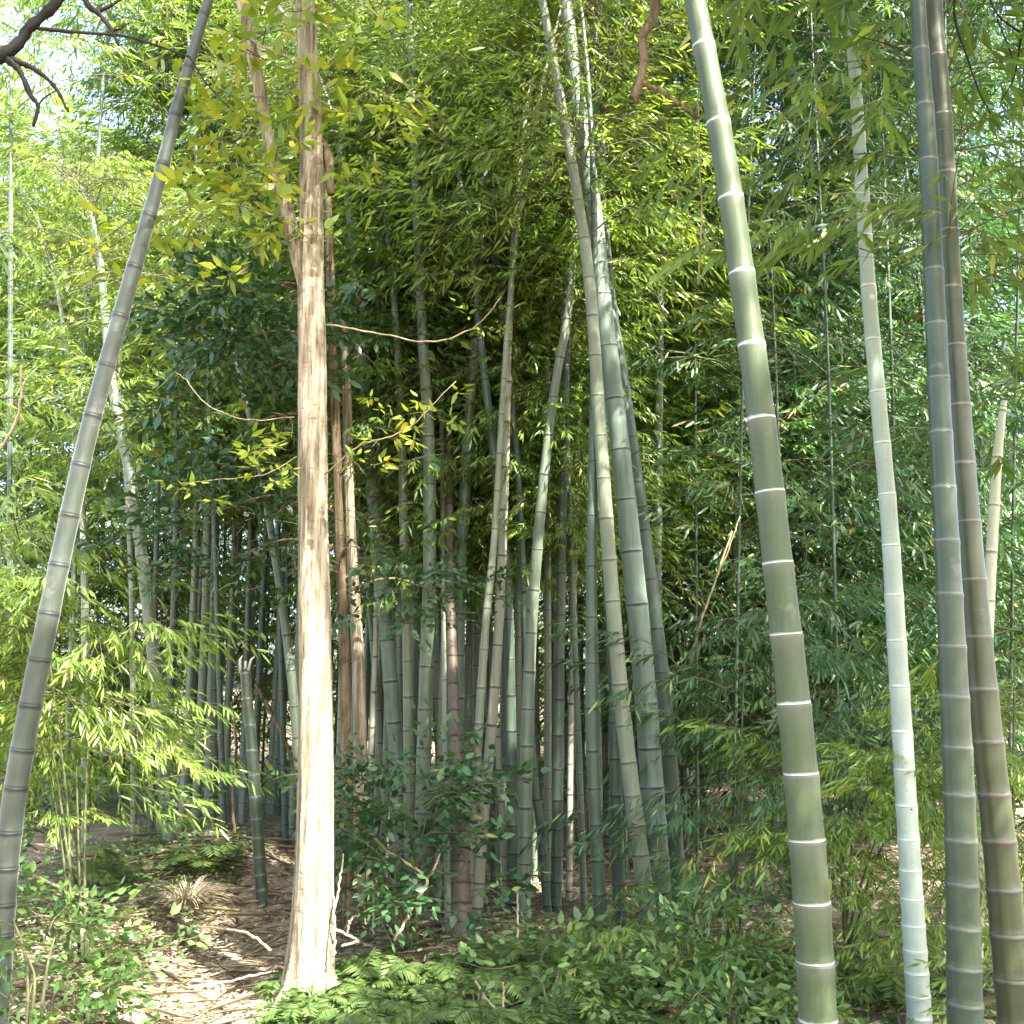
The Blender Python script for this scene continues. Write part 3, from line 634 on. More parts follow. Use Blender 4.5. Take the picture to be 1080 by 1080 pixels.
# the left side, reached by the sun; the paler leaf colour adds to that light
for (px, Y, w, z0, n, sd, lab) in (
    (-60, 7.6, 9, 1.6, 70, 11, 'sunlit leafy bamboo cut off by the left edge'),
    (10, 8.8, 9, 1.8, 80, 12, 'bright leafy bamboo behind the foot of the leaning stem'),
    (70, 10.4, 9, 1.6, 90, 13, 'bright leafy bamboo left of the grassy hump'),
    (160, 11.2, 9, 2.6, 90, 14, 'yellow green leafy bamboo behind the grassy hump'),
    (235, 10.6, 9, 3.2, 90, 15, 'leafy bamboo over the dark hollow left of the tree'),
    (300, 11.4, 9, 3.2, 90, 16, 'leafy bamboo directly behind the sunlit tree'),
    (400, 10.8, 9, 3.6, 100, 17, 'yellow green leafy bamboo right of the tree, high above the brown trunks'),
    (500, 11.4, 9, 3.4, 100, 18, 'leafy bamboo behind the middle of the clump'),
    (590, 10.6, 9, 3.0, 100, 19, 'leafy bamboo behind the right half of the clump'),
    (670, 10.0, 9, 2.4, 110, 20, 'leafy bamboo behind the dark stem right of the clump')):
    random.seed(100 + sd)
    lean = random.uniform(-40, 40)
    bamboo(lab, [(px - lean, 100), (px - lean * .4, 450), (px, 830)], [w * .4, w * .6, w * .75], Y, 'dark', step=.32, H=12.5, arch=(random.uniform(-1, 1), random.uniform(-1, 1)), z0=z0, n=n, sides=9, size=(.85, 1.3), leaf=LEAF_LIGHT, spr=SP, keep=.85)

# ------------------------------------------------------------------ far bamboos: a few built once, then copied with their parts
def proto(seed, H, z0, n, mat, leaf, temps):
    random.seed(seed)
    root = empty('bamboo', (0, 0, 0)); lx, ly = random.uniform(-.9, .9), random.uniform(-.6, .6)
    s = np.linspace(0, 1, 60)
    C = np.stack([lx * s ** 2 + .1 * np.sin(3 * s), ly * s ** 2, H * s - .1 - .6 * s ** 4], 1)
    R = np.interp(s, [0, .5, 1], [.055, .042, .006]) * (.5 if z0 < 2 else 1)
    nd = []; k = .1; st = .16
    while k < H: nd.append(k); st = min(.34, st * 1.07); k += st
    culm(root, C, R, nd, CM[mat], 8)
    tr = []
    for _ in range(n):
        u = random.uniform(z0 / H, 1) ** .9; i = min(59, int(u * 59))
        tr.append((C[i], random.uniform(0, 6.283), random.uniform(.0, .7), random.gauss(0, .3), random.uniform(.85, 1.35) * (1.1 - .35 * u)))
    grow(temps, tr, root, leaf, cull=False)
    return root
def copy_thing(o, loc, rz, sc):
    r = o.copy(); COL.objects.link(r); r.location = loc; r.rotation_euler = (0, 0, rz); r.scale = (sc, sc, sc)
    for ch in list(o.children):
        c = ch.copy(); COL.objects.link(c); c.parent = r
    return r
PR = {'high': [proto(201, 12.5, 4.2, 120, 'tan', LEAF, SPF), proto(202, 13, 4.6, 120, 'grey', LEAF_LIGHT, SPF), proto(203, 12, 3.8, 120, 'dark', LEAF, SPF)],
      'low': [proto(204, 12.5, .8, 170, 'dark', LEAF, SPF), proto(205, 13, .3, 180, 'dark', LEAF_LIGHT, SPF), proto(206, 12, 1.2, 170, 'dark', LEAF, SPF)],
      'deep': [proto(207, 12.5, .5, 180, 'dark', LEAF_SHADE, SPF), proto(208, 12, .3, 180, 'dark', LEAF_SHADE, SPF), proto(209, 12.5, .8, 170, 'dark', LEAF_SHADE, SPF)]}
used = set()
def far(kind, px, Y, label, group, sc=1.0):
    k = random.randrange(3); o = PR[kind][k]; q = P(px, 700, Y); loc = (q[0], Y, float(gz(q[0], Y)) - .05)
    if (kind, k) not in used:
        used.add((kind, k)); r = o; r.location = loc; r.rotation_euler = (0, 0, random.uniform(0, 6.28)); r.scale = (sc,) * 3
    else: r = copy_thing(o, loc, random.uniform(0, 6.28), sc)
    tag(r, label, 'bamboo', group)
random.seed(31)
for i in range(16):
    far('high', 185 + 9 * i + random.uniform(-6, 6), random.uniform(11.2, 14.5), 'dim bamboo stem in the dark hollow left of the sunlit tree', 'dim bamboos in the dark hollow', random.uniform(.75, 1.0))
for i in range(40):
    far('high', 365 + 9.0 * i + random.uniform(-6, 6), random.uniform(8.7, 13.5), 'thin bamboo stem standing behind the front stems of the central clump', 'bamboos behind the central clump', random.uniform(.62, .85))
for i in range(26):
    far('high', 372 + 13 * i + random.uniform(-6, 6), random.uniform(8.2, 10.2), 'thin bamboo stem standing behind the front stems of the central clump', 'bamboos behind the central clump', random.uniform(.48, .62))
for i in range(9):
    far('low', -120 + 36 * i + random.uniform(-12, 12), random.uniform(12.5, 16), 'sunlit bamboo in the bright thicket at the back left', 'bamboos of the bright thicket', random.uniform(.72, .95))
for i in range(12):
    far('deep', 700 + 38 * i + random.uniform(-12, 12), random.uniform(10.5, 14), 'leafy bamboo deep in the shaded green wall at the back right', 'bamboos of the green wall', random.uniform(.9, 1.1))
for i in range(21):
    if i in (7, 9, 11): continue
    far('low' if i < 11 else 'deep', 180 + 45 * i + random.uniform(-14, 14), random.uniform(15, 18), 'leafy bamboo deep behind the clump, dim green between the stems', 'bamboos deep behind the clump', random.uniform(.62, .85))
for i in range(16):
    far('low', -100 + 78 * i + random.uniform(-20, 20), random.uniform(16, 21), 'far back bamboo showing only as leaves behind the rest of the grove', 'farthest bamboos', random.uniform(.68, .95))
for (x, y) in ((-5.6, -1.5), (-4.2, -3.6), (-2.0, -5.2), (.2, -4.6), (2.2, -5.4), (4.4, -4.4), (7.0, -3.2), (-7.5, .5)):  # unseen bamboos added to block open sky from the front
    r = copy_thing(PR['low'][random.randrange(3)], (x, y, 0), random.uniform(0, 6.28), random.uniform(.68, .78))
    tag(r, 'bamboo behind the viewer, out of the frame', 'bamboo', 'bamboos behind the viewer')
for i in range(10):
    far('low', -260 + 160 * i + random.uniform(-30, 30), random.uniform(24, 28), 'far bamboo beyond the clearing glimpsed between the stems', 'bamboos beyond the clearing', random.uniform(.8, 1.0))

# ------------------------------------------------------------------ the tree with the sunlit trunk
def limb(g, pts, ws, Y, sides=14, n=60, rough=.05, flare=None):
    Ys = Y if isinstance(Y, (list, tuple)) else [Y] * len(pts)
    W = np.array([P(x, y, yy) for (x, y), yy in zip(pts, Ys)])
    R = np.array([w / 2 * yy / F for w, yy in zip(ws, Ys)])
    C = catmull(W, n); Rr = np.interp(np.linspace(0, 1, n), np.linspace(0, 1, len(W)), R)
    ph = rng.uniform(0, 6.28, 8)
    def wob(m, th):
        z = np.linspace(0, 1, m)[:, None]
        return 1 + rough * (np.sin(3 * th + 5 * z + ph[0]) + .7 * np.sin(5 * th - 9 * z + ph[1]) + .8 * np.sin(14 * z + 2 * th + ph[2]) + .5 * np.sin(9 * th + 23 * z + ph[3])) + (rough * .35 * rng.normal(size=(m, len(th))) if sides > 16 else 0)
    tube(g, C, Rr, sides, True, wob)
    return C
TY = 6.0
b0 = P(325, 1032, TY)
tree = empty('tree', (b0[0], b0[1], gz(b0[0], b0[1])))
tag(tree, 'broadleaf tree with furrowed brown bark, its lower trunk lit by sun', 'tree')
g = Geo()
limb(g, [(318, -140), (322, 0), (328, 130), (328, 250), (328, 320), (329, 400), (330, 560), (333, 760), (331, 900), (328, 980), (325, 1040)], [18, 21, 25, 27, 30, 30, 31, 35, 40, 43, 54], TY, 28, 190, .035)
# root flare
for (dx, dy, L) in ((-.10, -.12, .3), (.08, -.14, .28), (.15, .03, .25), (-.15, .05, .28)):
    c = np.array(b0); z0_ = float(gz(c[0], c[1]))
    tube(g, catmull([[c[0] + dx * .25, c[1] + dy * .25, z0_ + L], [c[0] + dx * .7, c[1] + dy * .7, z0_ + .1], [c[0] + dx * 1.5, c[1] + dy * 1.5, z0_ - .05]], 10), np.linspace(.05, .035, 10), 9)
g.build('trunk', BARK, tree, True)
g = Geo(); limb(g, [(235, -110), (255, 0), (271, 80), (286, 160), (303, 225), (320, 292), (327, 330)], [12, 13, 13.5, 14, 15, 17, 16], TY - .02, 18, 80, .05); g.build('limb', BARK, tree, True)
g = Geo(); limb(g, [(349, 205), (346, 165), (338, 150), (331, 145)], [9, 11, 12, 11], TY + .03, 10, 16, .05); g.build('broken_stub', BARK_B, tree, True)
def leafy_twig(parent, stem, leavesat, mat=BROAD_Y, temps=None, names=('foliage', 'branches'), w=(4, 1.5)):
    g = Geo()
    W = np.array([P(*q) for q in stem]); C = catmull(W, 24); Y = np.mean([q[2] for q in stem])
    C = C + nrand(24, .0025); tube(g, C, np.linspace(w[0], w[1], 24) * .27 * Y / F, 6)
    g.build('branch', VINE, parent, True)
    tr = []
    for (x, y, yy, sc) in leavesat:
        for _ in range(3): tr.append((P(x + random.gauss(0, 12), y + random.gauss(0, 10), yy + random.gauss(0, .1)), random.uniform(0, 6.28), random.uniform(-.3, .4), random.gauss(0, .4), sc))
    grow(temps or BRL, tr, parent, mat, TWIG, names=names, spread=.08, cull=False)
BRL = [make_broad(9, lsize=(.10, .17), ratio=.38, L=.35, flat=.25) for _ in range(5)]
random.seed(5)
leafy_twig(tree, [(345, 342, 5.95), (400, 352, 5.9), (455, 361, 5.8), (500, 345, 5.7), (528, 314, 5.6)], [(505, 345, 5.7, .3)], w=(4, 2.4))
leafy_twig(tree, [(343, 500, 5.95), (380, 470, 5.8), (430, 452, 5.7), (480, 402, 5.6)], [(435, 445, 5.7, .5), (455, 420, 5.65, .5), (400, 440, 5.7, .5), (375, 480, 5.8, .5)], w=(3.4, 1.4))
leafy_twig(tree, [(316, 480, 5.95), (280, 500, 5.8), (235, 505, 5.7), (200, 508, 5.65)], [(290, 490, 5.8, .5), (255, 500, 5.7, .5), (275, 475, 5.75, .5), (215, 505, 5.7, .4)], w=(2.4, 1.))
leafy_twig(tree, [(310, 440, 5.95), (260, 443, 5.85), (220, 428, 5.8), (195, 400, 5.75), (185, 393, 5.75)], [(240, 450, 5.8, .35)], w=(2.2, 1.6), mat=BROAD)
leafy_twig(tree, [(300, 230, 5.95), (240, 215, 5.8), (180, 225, 5.7), (120, 255, 5.6)], [(150, 250, 5.6, .8), (130, 270, 5.6, .7), (200, 222, 5.7, .8), (240, 200, 5.8, .8), (170, 285, 5.7, .6), (230, 300, 5.8, .7), (290, 210, 5.8, .9), (300, 260, 5.8, .8)], w=(4, 1.2))
leafy_twig(tree, [(262, 40, 5.95), (300, 60, 5.8), (345, 70, 5.7), (380, 40, 5.6)], [(275, 50, 5.8, .9), (270, 20, 5.8, .9), (300, 110, 5.8, .9), (260, 120, 5.8, .9), (345, 75, 5.7, .8), (375, 45, 5.6, .9), (240, 40, 5.7, .9), (290, 150, 5.8, .8)], w=(4, 1.2))
leafy_twig(tree, [(330, 100, 5.95), (365, 120, 5.8), (400, 110, 5.7), (425, 85, 5.6)], [(350, 105, 5.8, .7), (380, 120, 5.7, .7), (410, 100, 5.6, .7), (395, 140, 5.7, .6), (360, 160, 5.8, .6)], w=(3, 1.2))
leafy_twig(tree, [(290, 190, 5.95), (265, 170, 5.8), (235, 150, 5.7), (215, 160, 5.6)], [(270, 180, 5.8, .7), (240, 160, 5.7, .7), (255, 215, 5.8, .7), (225, 120, 5.7, .7), (310, 235, 5.8, .6), (280, 245, 5.8, .6), (245, 85, 5.7, .7), (320, 20, 5.8, .7)], w=(3, 1.2))
# its crown above the frame
tr = [(P(316, -140, TY) + np.array([random.gauss(-.3, 1.0), random.gauss(.4, .8), random.uniform(.1, 3.0)]), random.uniform(0, 6.28), random.uniform(-.3, .5), 0., random.uniform(1.3, 2.2)) for _ in range(70)]
g = Geo()
for a in (0.4, 2.2, 3.9, 5.3):
    q = P(318, -135, TY); tube(g, catmull([q, q + np.array([.5 * math.cos(a), .5 * math.sin(a), .8]), q + np.array([1.1 * math.cos(a), 1.1 * math.sin(a), 2.2])], 12), np.linspace(.04, .012, 12), 7)
g.build('limb', BARK, tree, True)
grow(BR, tr, tree, BROAD_Y, TWIG, names=('crown', 'branches'), tint=-.1)

# brown trees behind it, one carrying the glossy dark crown
def small_tree(label, pts, ws, Y, leafspec, bark=BARK_B, leaf=BROAD, name='tree'):
    W = P(*pts[-1], Y); z = float(gz(W[0], W[1])); root = empty(name, (W[0], W[1], z)); tag(root, label, 'tree')
    g = Geo(); C = limb(g, pts, ws, Y, 12, 70, .03)
    e = C[-1]; tube(g, [e + np.array([0, 0, .0]), np.array([e[0], e[1], z - .08])], [ws[-1] / 2 * Y / F] * 2, 12)
    tr = []
    for (x, y, yy, sx, sy, n, s) in leafspec:
        q = P(x, y, yy)
        i = np.argmin(np.linalg.norm(C - q, axis=1)); i = max(0, i)
        tube(g, catmull([C[i] - [0, 0, .0], (C[i] + q) / 2 + [0, 0, .1], q], 10), np.linspace(.014, .005, 10), 6)
        for _ in range(n):
            r = q + np.array([random.gauss(0, sx * yy / F), random.gauss(0, .3), random.gauss(0, sy * yy / F)])
            d = r - q; tr.append((r, math.atan2(d[1], d[0]), random.uniform(-.5, .4), random.gauss(0, .4), random.uniform(.7, 1.2) * s))
    g.build('trunk', bark, root, True)
    if tr: grow(BR, tr, root, leaf, TWIG, names=('crown', 'branches'))
    return root
random.seed(9)
small_tree('slender brown tree with glossy dark leaves behind the sunlit trunk', [(345, 180), (349, 300), (353, 420), (358, 560), (363, 700), (366, 860), (367, 935)], [7, 9, 10, 10, 11, 12, 13], 7.4,
   [(255, 310, 7.2, 24, 20, 26, .9), (245, 360, 7.1, 22, 24, 26, .9), (280, 390, 7.1, 22, 26, 28, .9), (290, 320, 7.2, 18, 22, 14, .9), (390, 330, 7.7, 26, 24, 16, .8), (240, 460, 7.6, 32, 32, 20, .85), (285, 545, 7.5, 34, 26, 24, .85), (215, 545, 7.6, 34, 22, 24, .85),
    (245, 590, 7.7, 36, 20, 18, .85), (300, 610, 7.6, 24, 18, 10, .8), (385, 500, 7.2, 24, 22, 14, .75), (410, 610, 7.3, 40, 24, 26, .8), (460, 625, 7.4, 30, 14, 12, .7), (380, 580, 7.1, 22, 22, 12, .7)])
small_tree('brown tree with a tan patched trunk, right of the sunlit trunk', [(362, 330), (366, 430), (370, 560), (377, 680), (380, 800), (378, 940)], [8, 10, 11, 13, 14, 15], 7.7,
   [(400, 390, 7.9, 26, 20, 10, .8), (340, 380, 8.0, 22, 20, 8, .8)], bark=BARK)

# ------------------------------------------------------------------ shrubs, herbs and ferns
def shrub(label, x, y, Y, specs, leaf, temps, cat='shrub', name='shrub', sway=.25):
    """specs: pixel centre, pixel spread, count, scale of its leafy twigs"""
    q0 = P(x, y, Y); root = empty(name, (q0[0], Y, float(gz(q0[0], Y)))); tag(root, label, cat)
    base = np.array(root.location); g = Geo(); tr = []
    for i_, (px, py, yy, sx, sy, n, s) in enumerate(specs):
        q = P(px, py, yy)
        if i_ < 5: tube(g, catmull([base + [random.uniform(-.06, .06), random.uniform(-.06, .06), -.03], (base * .6 + q * .4) + [0, 0, .12], q], 10), np.linspace(.011, .004, 10), 6)
        for _ in range(n):
            r = q + np.array([random.gauss(0, sx * yy / F), random.gauss(0, .22), random.gauss(0, sy * yy / F)])
            r[2] = max(r[2], gz(r[0], r[1]) + .05)
            az = math.atan2(r[1] - base[1], r[0] - base[0]) + random.gauss(0, .9)
            tr.append((r, az, random.uniform(-.2, .6), random.gauss(0, .4), random.uniform(.7, 1.25) * s))
    g.build('stem', TWIG, root, True)
    grow(temps, tr, root, leaf, TWIG, names=('foliage', 'branches'), cull=False)
    return root
random.seed(17)
shrub('bright sunlit bamboo shrub in front of the hump, beside the leaning stem', 90, 900, 6.5, [(30, 640, 6.3, 30, 24, 12, .75), (52, 695, 6.4, 34, 32, 32, .68), (95, 745, 6.5, 22, 18, 16, .52), (30, 720, 6.4, 34, 34, 22, .75), (80, 795, 6.6, 34, 20, 14, .6), (40, 810, 6.5, 30, 22, 12, .7), (10, 600, 6.3, 18, 14, 8, .8), (40, 850, 6.5, 26, 20, 12, .55), (50, 650, 6.3, 30, 26, 22, .7)], LEAF_LIGHT, SPN)
shrub('loose dark shrub with yellowed leaves at the foot of the hump', 90, 935, 7.9, [(60, 830, 7.8, 40, 22, 16, 1.), (130, 850, 8.0, 30, 20, 12, .9), (30, 870, 7.6, 30, 20, 10, 1.)], HERB, BRS)
shrub('dark green broadleaf shrub in the lower left corner', 40, 1075, 5.3, [(30, 1010, 5.3, 26, 20, 16, .75), (80, 1040, 5.3, 26, 18, 14, .7), (10, 960, 5.4, 18, 30, 10, .7), (60, 980, 5.5, 24, 14, 8, .7), (50, 1070, 5.2, 40, 12, 12, .7)], HERB, BRS)
shrub('dark broadleaf bush in front of the brown trunks', 430, 985, 6.8, [(400, 830, 6.8, 26, 18, 16, 0.9), (450, 860, 6.8, 30, 22, 22, 0.9), (410, 900, 6.7, 34, 24, 22, 0.9), (470, 820, 6.9, 24, 16, 10, 0.9), (385, 870, 6.7, 20, 22, 10, 0.9), (440, 940, 6.6, 40, 18, 16, 1.)], BROAD, BRS)
shrub('low broadleaf shrub at the bottom, left of the thick waxy stem', 770, 1080, 5.4, [(760, 1020, 5.4, 32, 18, 26, .72), (810, 1045, 5.3, 26, 16, 16, .72), (725, 1050, 5.3, 26, 14, 10, .7), (785, 985, 5.6, 26, 12, 10, .7)], HERB, BRS)
shrub('small broadleaf plant among the ferns right of the rotten stump', 580, 1070, 5.5, [(560, 1030, 5.6, 20, 12, 8, .8), (600, 1010, 5.7, 20, 12, 8, .8), (620, 1050, 5.5, 20, 12, 8, .75)], HERB, BRS)
shrub('light green bamboo shrub between the thick waxy stem and the whitish one', 890, 1010, 6.3, [(905, 830, 6.3, 28, 20, 16, .52), (925, 880, 6.2, 28, 22, 20, .52), (890, 870, 6.1, 18, 20, 9, .45), (950, 850, 6.1, 30, 22, 16, .6), (930, 930, 6.2, 36, 24, 16, .6), (890, 960, 6.1, 34, 24, 14, .55), (930, 800, 6.4, 30, 16, 10, .6)], LEAF_LIGHT, SPN)
shrub('light green bamboo shrub at the lower right edge behind the crossing pair', 1070, 1040, 5.9, [(1065, 760, 6.0, 24, 30, 14, .65), (1070, 690, 6.0, 20, 24, 9, .65), (1060, 860, 5.9, 26, 30, 14, .6), (1065, 960, 5.8, 24, 30, 12, .6), (1030, 1040, 5.7, 30, 16, 10, .5), (985, 820, 5.6, 20, 30, 8, .55)], LEAF_LIGHT, SPN)
shrub('shaded bamboo shrub between the clump and the thick waxy stem', 775, 1000, 6.9, [(785, 700, 7.0, 30, 30, 14, .7), (785, 800, 6.9, 28, 30, 16, .62), (770, 880, 6.8, 26, 30, 15, .55), (800, 920, 6.7, 26, 26, 12, .55), (760, 960, 6.6, 24, 20, 9, .5)], LEAF_SHADE, SPN)
shrub('small bamboo seedling with yellow green blades at the foot of the tan slanting stem', 648, 1030, 6.2, [(645, 980, 6.2, 14, 9, 4, .42), (665, 1000, 6.2, 16, 10, 4, .42), (625, 1000, 6.2, 14, 9, 3, .42)], LEAF_LIGHT, SPN, 'seedling', 'seedling')

def make_fern(seed, n=9, L=.5):
    r = np.random.default_rng(seed); B = []; D = []; N = []; LN = []; g = Geo()
    for k in range(n):
        a = k / n * 6.283 + r.uniform(-.3, .3); l = L * r.uniform(.7, 1.15); h = r.uniform(.45, 1.0)
        t_ = np.linspace(0, 1, 9); out = np.array([math.cos(a), math.sin(a), 0])
        C = out * (l * t_ * .8)[:, None] + np.array([0, 0, 1.]) * (l * (h * 2.0 * t_ - h * 1.55 * t_ ** 2))[:, None]
        tube(g, C, np.linspace(.003, .001, 9), 3, False)
        for j in range(19):
            u = .14 + .86 * j / 18; p = np.array([np.interp(u, t_, C[:, c]) for c in range(3)])
            tg = np.array([np.interp(min(1, u + .05), t_, C[:, c]) - np.interp(u - .05, t_, C[:, c]) for c in range(3)]); tg /= np.linalg.norm(tg)
            lat = np.array([-out[1], out[0], 0.])
            w = l * .30 * math.sin(math.pi * (.12 + .86 * (1 - u))) ** .8 + .006
            for s in (-1, 1):
                B.append(p); D.append(lat * s + tg * .45 + np.array([0, 0, r.uniform(-.3, 0)])); N.append(np.cross(tg, lat) * 1.0 + r.normal(0, .15, 3)); LN.append(w)
    B = np.array(B); D = np.array(D); N = np.array(N); N[N[:, 2] < 0] *= -1; LN = np.array(LN)
    V = leaves(B, D, N, LN, np.full(len(LN), L * .045), .15, .15, 6, .3)
    return V, np.clip(r.normal(.45, .13, len(V)), 0, 1), g
FERNS = [make_fern(s, 13, .46) for s in (1, 2, 3)]
def fern(px, py, Y, sc, label, group=None, src=[None, None, None], mat=FERN):
    k = random.randrange(3); q = P(px, py, Y); loc = (q[0], Y, float(gz(q[0], Y)))
    if src[k] is None:
        root = empty('fern', (0, 0, 0)); V, tt, tg = FERNS[k]
        fo = Geo(); fo.add(V.reshape(-1, 3), np.tile([4, 4], len(V)), (np.arange(len(V))[:, None] * 6 + np.array(FACES[6][1])).reshape(-1), tint=np.repeat(tt, 6))
        fo.build('frond', mat, root); tg.build('stalk', TWIG, root); src[k] = root
        r = root; r.location = loc; r.rotation_euler = (0, 0, random.uniform(0, 6.28)); r.scale = (sc,) * 3
    else: r = copy_thing(src[k], loc, random.uniform(0, 6.28), sc)
    r.rotation_euler.x = random.gauss(0, .22); r.rotation_euler.y = random.gauss(0, .22)
    tag(r, label, 'fern', group)
random.seed(23)
for (px, py, Y, s, lab) in ((400, 1000, 6.0, .6, 'yellow green fern catching the sun right of the trunk foot'), (345, 1050, 5.5, .5, 'low fern directly in front of the trunk foot'), (470, 1010, 6.1, .6, 'fern under the brown dead bamboo'),
                            (560, 1000, 6.3, .6, 'fern in front of the curved slender bamboo'), (620, 1020, 6.0, .6, 'fern in front of the darkest bamboo of the clump'), (930, 1040, 5.7, .8, 'fern between the thick waxy stem and the whitish bamboo foot'),
                            (215, 930, 8.2, .8, 'fern on the grassy hump above the path'), (110, 905, 8.0, .8, 'fern left of the grassy hump')):
    fern(px, py, Y, s, lab)
for i in range(96):
    fern(290 + 5.6 * i + random.uniform(-8, 8), 1050, random.uniform(5.05, 6.4), random.uniform(.3, .56), 'green fern in the low bank of ferns along the bottom edge', 'ferns along the bottom edge')

# dry grass tuft on the hump, a rotten stump, sticks
def tuft(label, px, py, Y, n, mat, ln=(.2, .4), name='grass_tuft', t0=.6):
    q = P(px, py, Y); z = float(gz(q[0], Y)); root = empty(name, (q[0], Y, z)); tag(root, label, 'grass tuft')
    a = rng.uniform(0, 6.283, n); s = rng.uniform(.2, 1.1, n); L = rng.uniform(*ln, n)
    B = np.stack([q[0] + .06 * np.cos(a), Y + .06 * np.sin(a), np.full(n, z + .02)], 1); D = np.stack([np.cos(a) * s, np.sin(a) * s, np.ones(n)], 1)
    fo = Geo(); blades(fo, B, D, L, rng.uniform(.004, .009, n), np.clip(rng.normal(t0, .15, n), 0, 1), 1.1)
    fo.build('blade', mat, root)
tuft('dry straw coloured grass tuft drooping above the path', 197, 945, 7.7, 190, LITTER)
tuft('long green grass blades arching in front of the dark stems', 600, 990, 6.5, 26, HERB, (.35, .6))
tuft('green grass tuft at the foot of the sunlit trunk', 330, 1050, 5.72, 150, HERB, (.12, .26))
tuft('long grass blades beside the foot of the tan slanting stem', 655, 985, 6.6, 22, HERB, (.3, .55), t0=.85)

q = P(500, 1052, 5.6); st = empty('stump', (q[0], 5.6, float(gz(q[0], 5.6)))); tag(st, 'small rotten brown stump with a splintered rim among the ferns', 'stump')
g = Geo(); tube(g, [np.array(st.location) + [0, 0, z] for z in (-.05, .03, .07, .10)], [.07, .062, .055, .05], 14, True, lambda m, th: 1 + .06 * np.sin(5 * th)[None] + .05 * rng.normal(size=(m, len(th)))); g.build('wood', BARK_B, st, True)
g = Geo()
for a in np.arange(0, 6.2, .52): tube(g, [np.array(st.location) + [.045 * math.cos(a), .045 * math.sin(a), .085], np.array(st.location) + [.052 * math.cos(a), .052 * math.sin(a), random.uniform(.10, .14)]], [.010, .003], 5)
g.build('splinter', DRY, st)

def stick(label, lines, Y, mat=DRY, cat='stick', name='fallen_stick', sides=7):
    g = Geo(); first = None
    for pts, w in lines:
        Ys = [p[2] if len(p) > 2 else Y for p in pts]
        W = np.array([P(p[0], p[1], yy) for p, yy in zip(pts, Ys)])
        C = catmull(W, 26); ww = np.linspace(w[0], w[1], 26) * .4 * np.mean(Ys) / F
        C = C + nrand(26, .0025); tube(g, C, ww, sides, True, lambda m, th: 1 + .07 * rng.normal(size=(m, len(th))))
        if first is None: first = W[np.argmin(W[:, 2])]
    root = bpy.data.objects.new(name, None)
    V = np.concatenate(g.v) - first.astype(np.float32)
    o = bpy.data.objects.new(name, mesh_from(name, V, np.concatenate(g.c), np.concatenate(g.i), mat, None, True)); bpy.data.objects.remove(root)
    o.location = Vector([float(v) for v in first]); link(o); return tag(o, label, cat)
stick('forked dry stick propped up in front of the dark broadleaf bush', [([(381, 870, 6.6), (410, 898, 6.5), (449, 926, 6.4), (436, 955, 6.3), (416, 992, 6.2)], (4, 4.6)), ([(449, 926, 6.4), (457, 918, 6.4), (464, 900, 6.5)], (4, 2.5))], 6.4, VINE)
stick('pale dry twigs bent over right of the trunk foot', [([(349, 975, 5.95), (357, 940, 6.0), (362, 900, 6.1)], (3.5, 2)), ([(350, 978, 5.95), (370, 988, 6), (378, 992, 6.0), (360, 998, 5.9)], (4, 3)), ([(366, 985, 6.0), (370, 970, 6.0), (382, 966, 6.1), (386, 975, 6.1)], (3, 2.4)), ([(352, 1010, 5.85), (353, 975, 5.9), (352, 945, 6.)], (3.5, 2))], 6)
stick('thin bent dry twig lying over the ferns beside the rotten stump', [([(502, 1035, 5.6), (512, 1052, 5.5), (527, 1066, 5.4), (545, 1072, 5.4)], (3.5, 2.5)), ([(531, 1036, 5.5), (531, 1060, 5.45), (529, 1085, 5.4)], (3, 3))], 5.5)
stick('upright thin dry twig between the bush and the brown dead bamboo', [([(393, 930, 6.6), (394, 955, 6.6), (393, 985, 6.5)], (3, 3)), ([(545, 940, 6.5), (546, 965, 6.4), (546, 990, 6.3)], (2.5, 3))], 6.5)
stick('pale straight stick lying across the left slope above the path', [([(15, 915, 7.2), (50, 930, 7.0), (90, 948, 6.8)], (5, 3))], 7)
stick('long pale stick lying across the sunlit path', [([(170, 1042, 5.45), (215, 1040, 5.5), (285, 1025, 5.75)], (3.5, 2.2))], 5.5)
stick('grey stick lying at the edge of the path near the trunk', [([(285, 1002, 5.95), (262, 985, 6.2), (238, 980, 6.4)], (4, 2.5))], 6)
stick('dark dead branch leaning in the hollow left of the sunlit trunk', [([(270, 722, 9.6), (300, 780, 9.6), (318, 845, 9.6), (322, 905, 9.4)], (6, 4)), ([(300, 780, 9.6), (314, 815, 9.5), (320, 862, 9.4)], (3, 2))], 9.6, BARK_B)
stick('slender brown sapling stem in the dark hollow left of the cut bamboo', [([(244, 740, 9.3), (249, 790, 9.3), (246, 840, 9.3), (248, 890, 9.2)], (3, 5))], 9.3, BARK_B)
stick('bare pale twig slanting through the shade right of the clump', [([(772, 560, 7.4), (752, 620, 7.4), (738, 660, 7.4), (729, 700, 7.5)], (2, 4)), ([(752, 620, 7.4), (775, 560, 7.3), (780, 545, 7.3)], (2.6, 1.5))], 7.4, VINE)
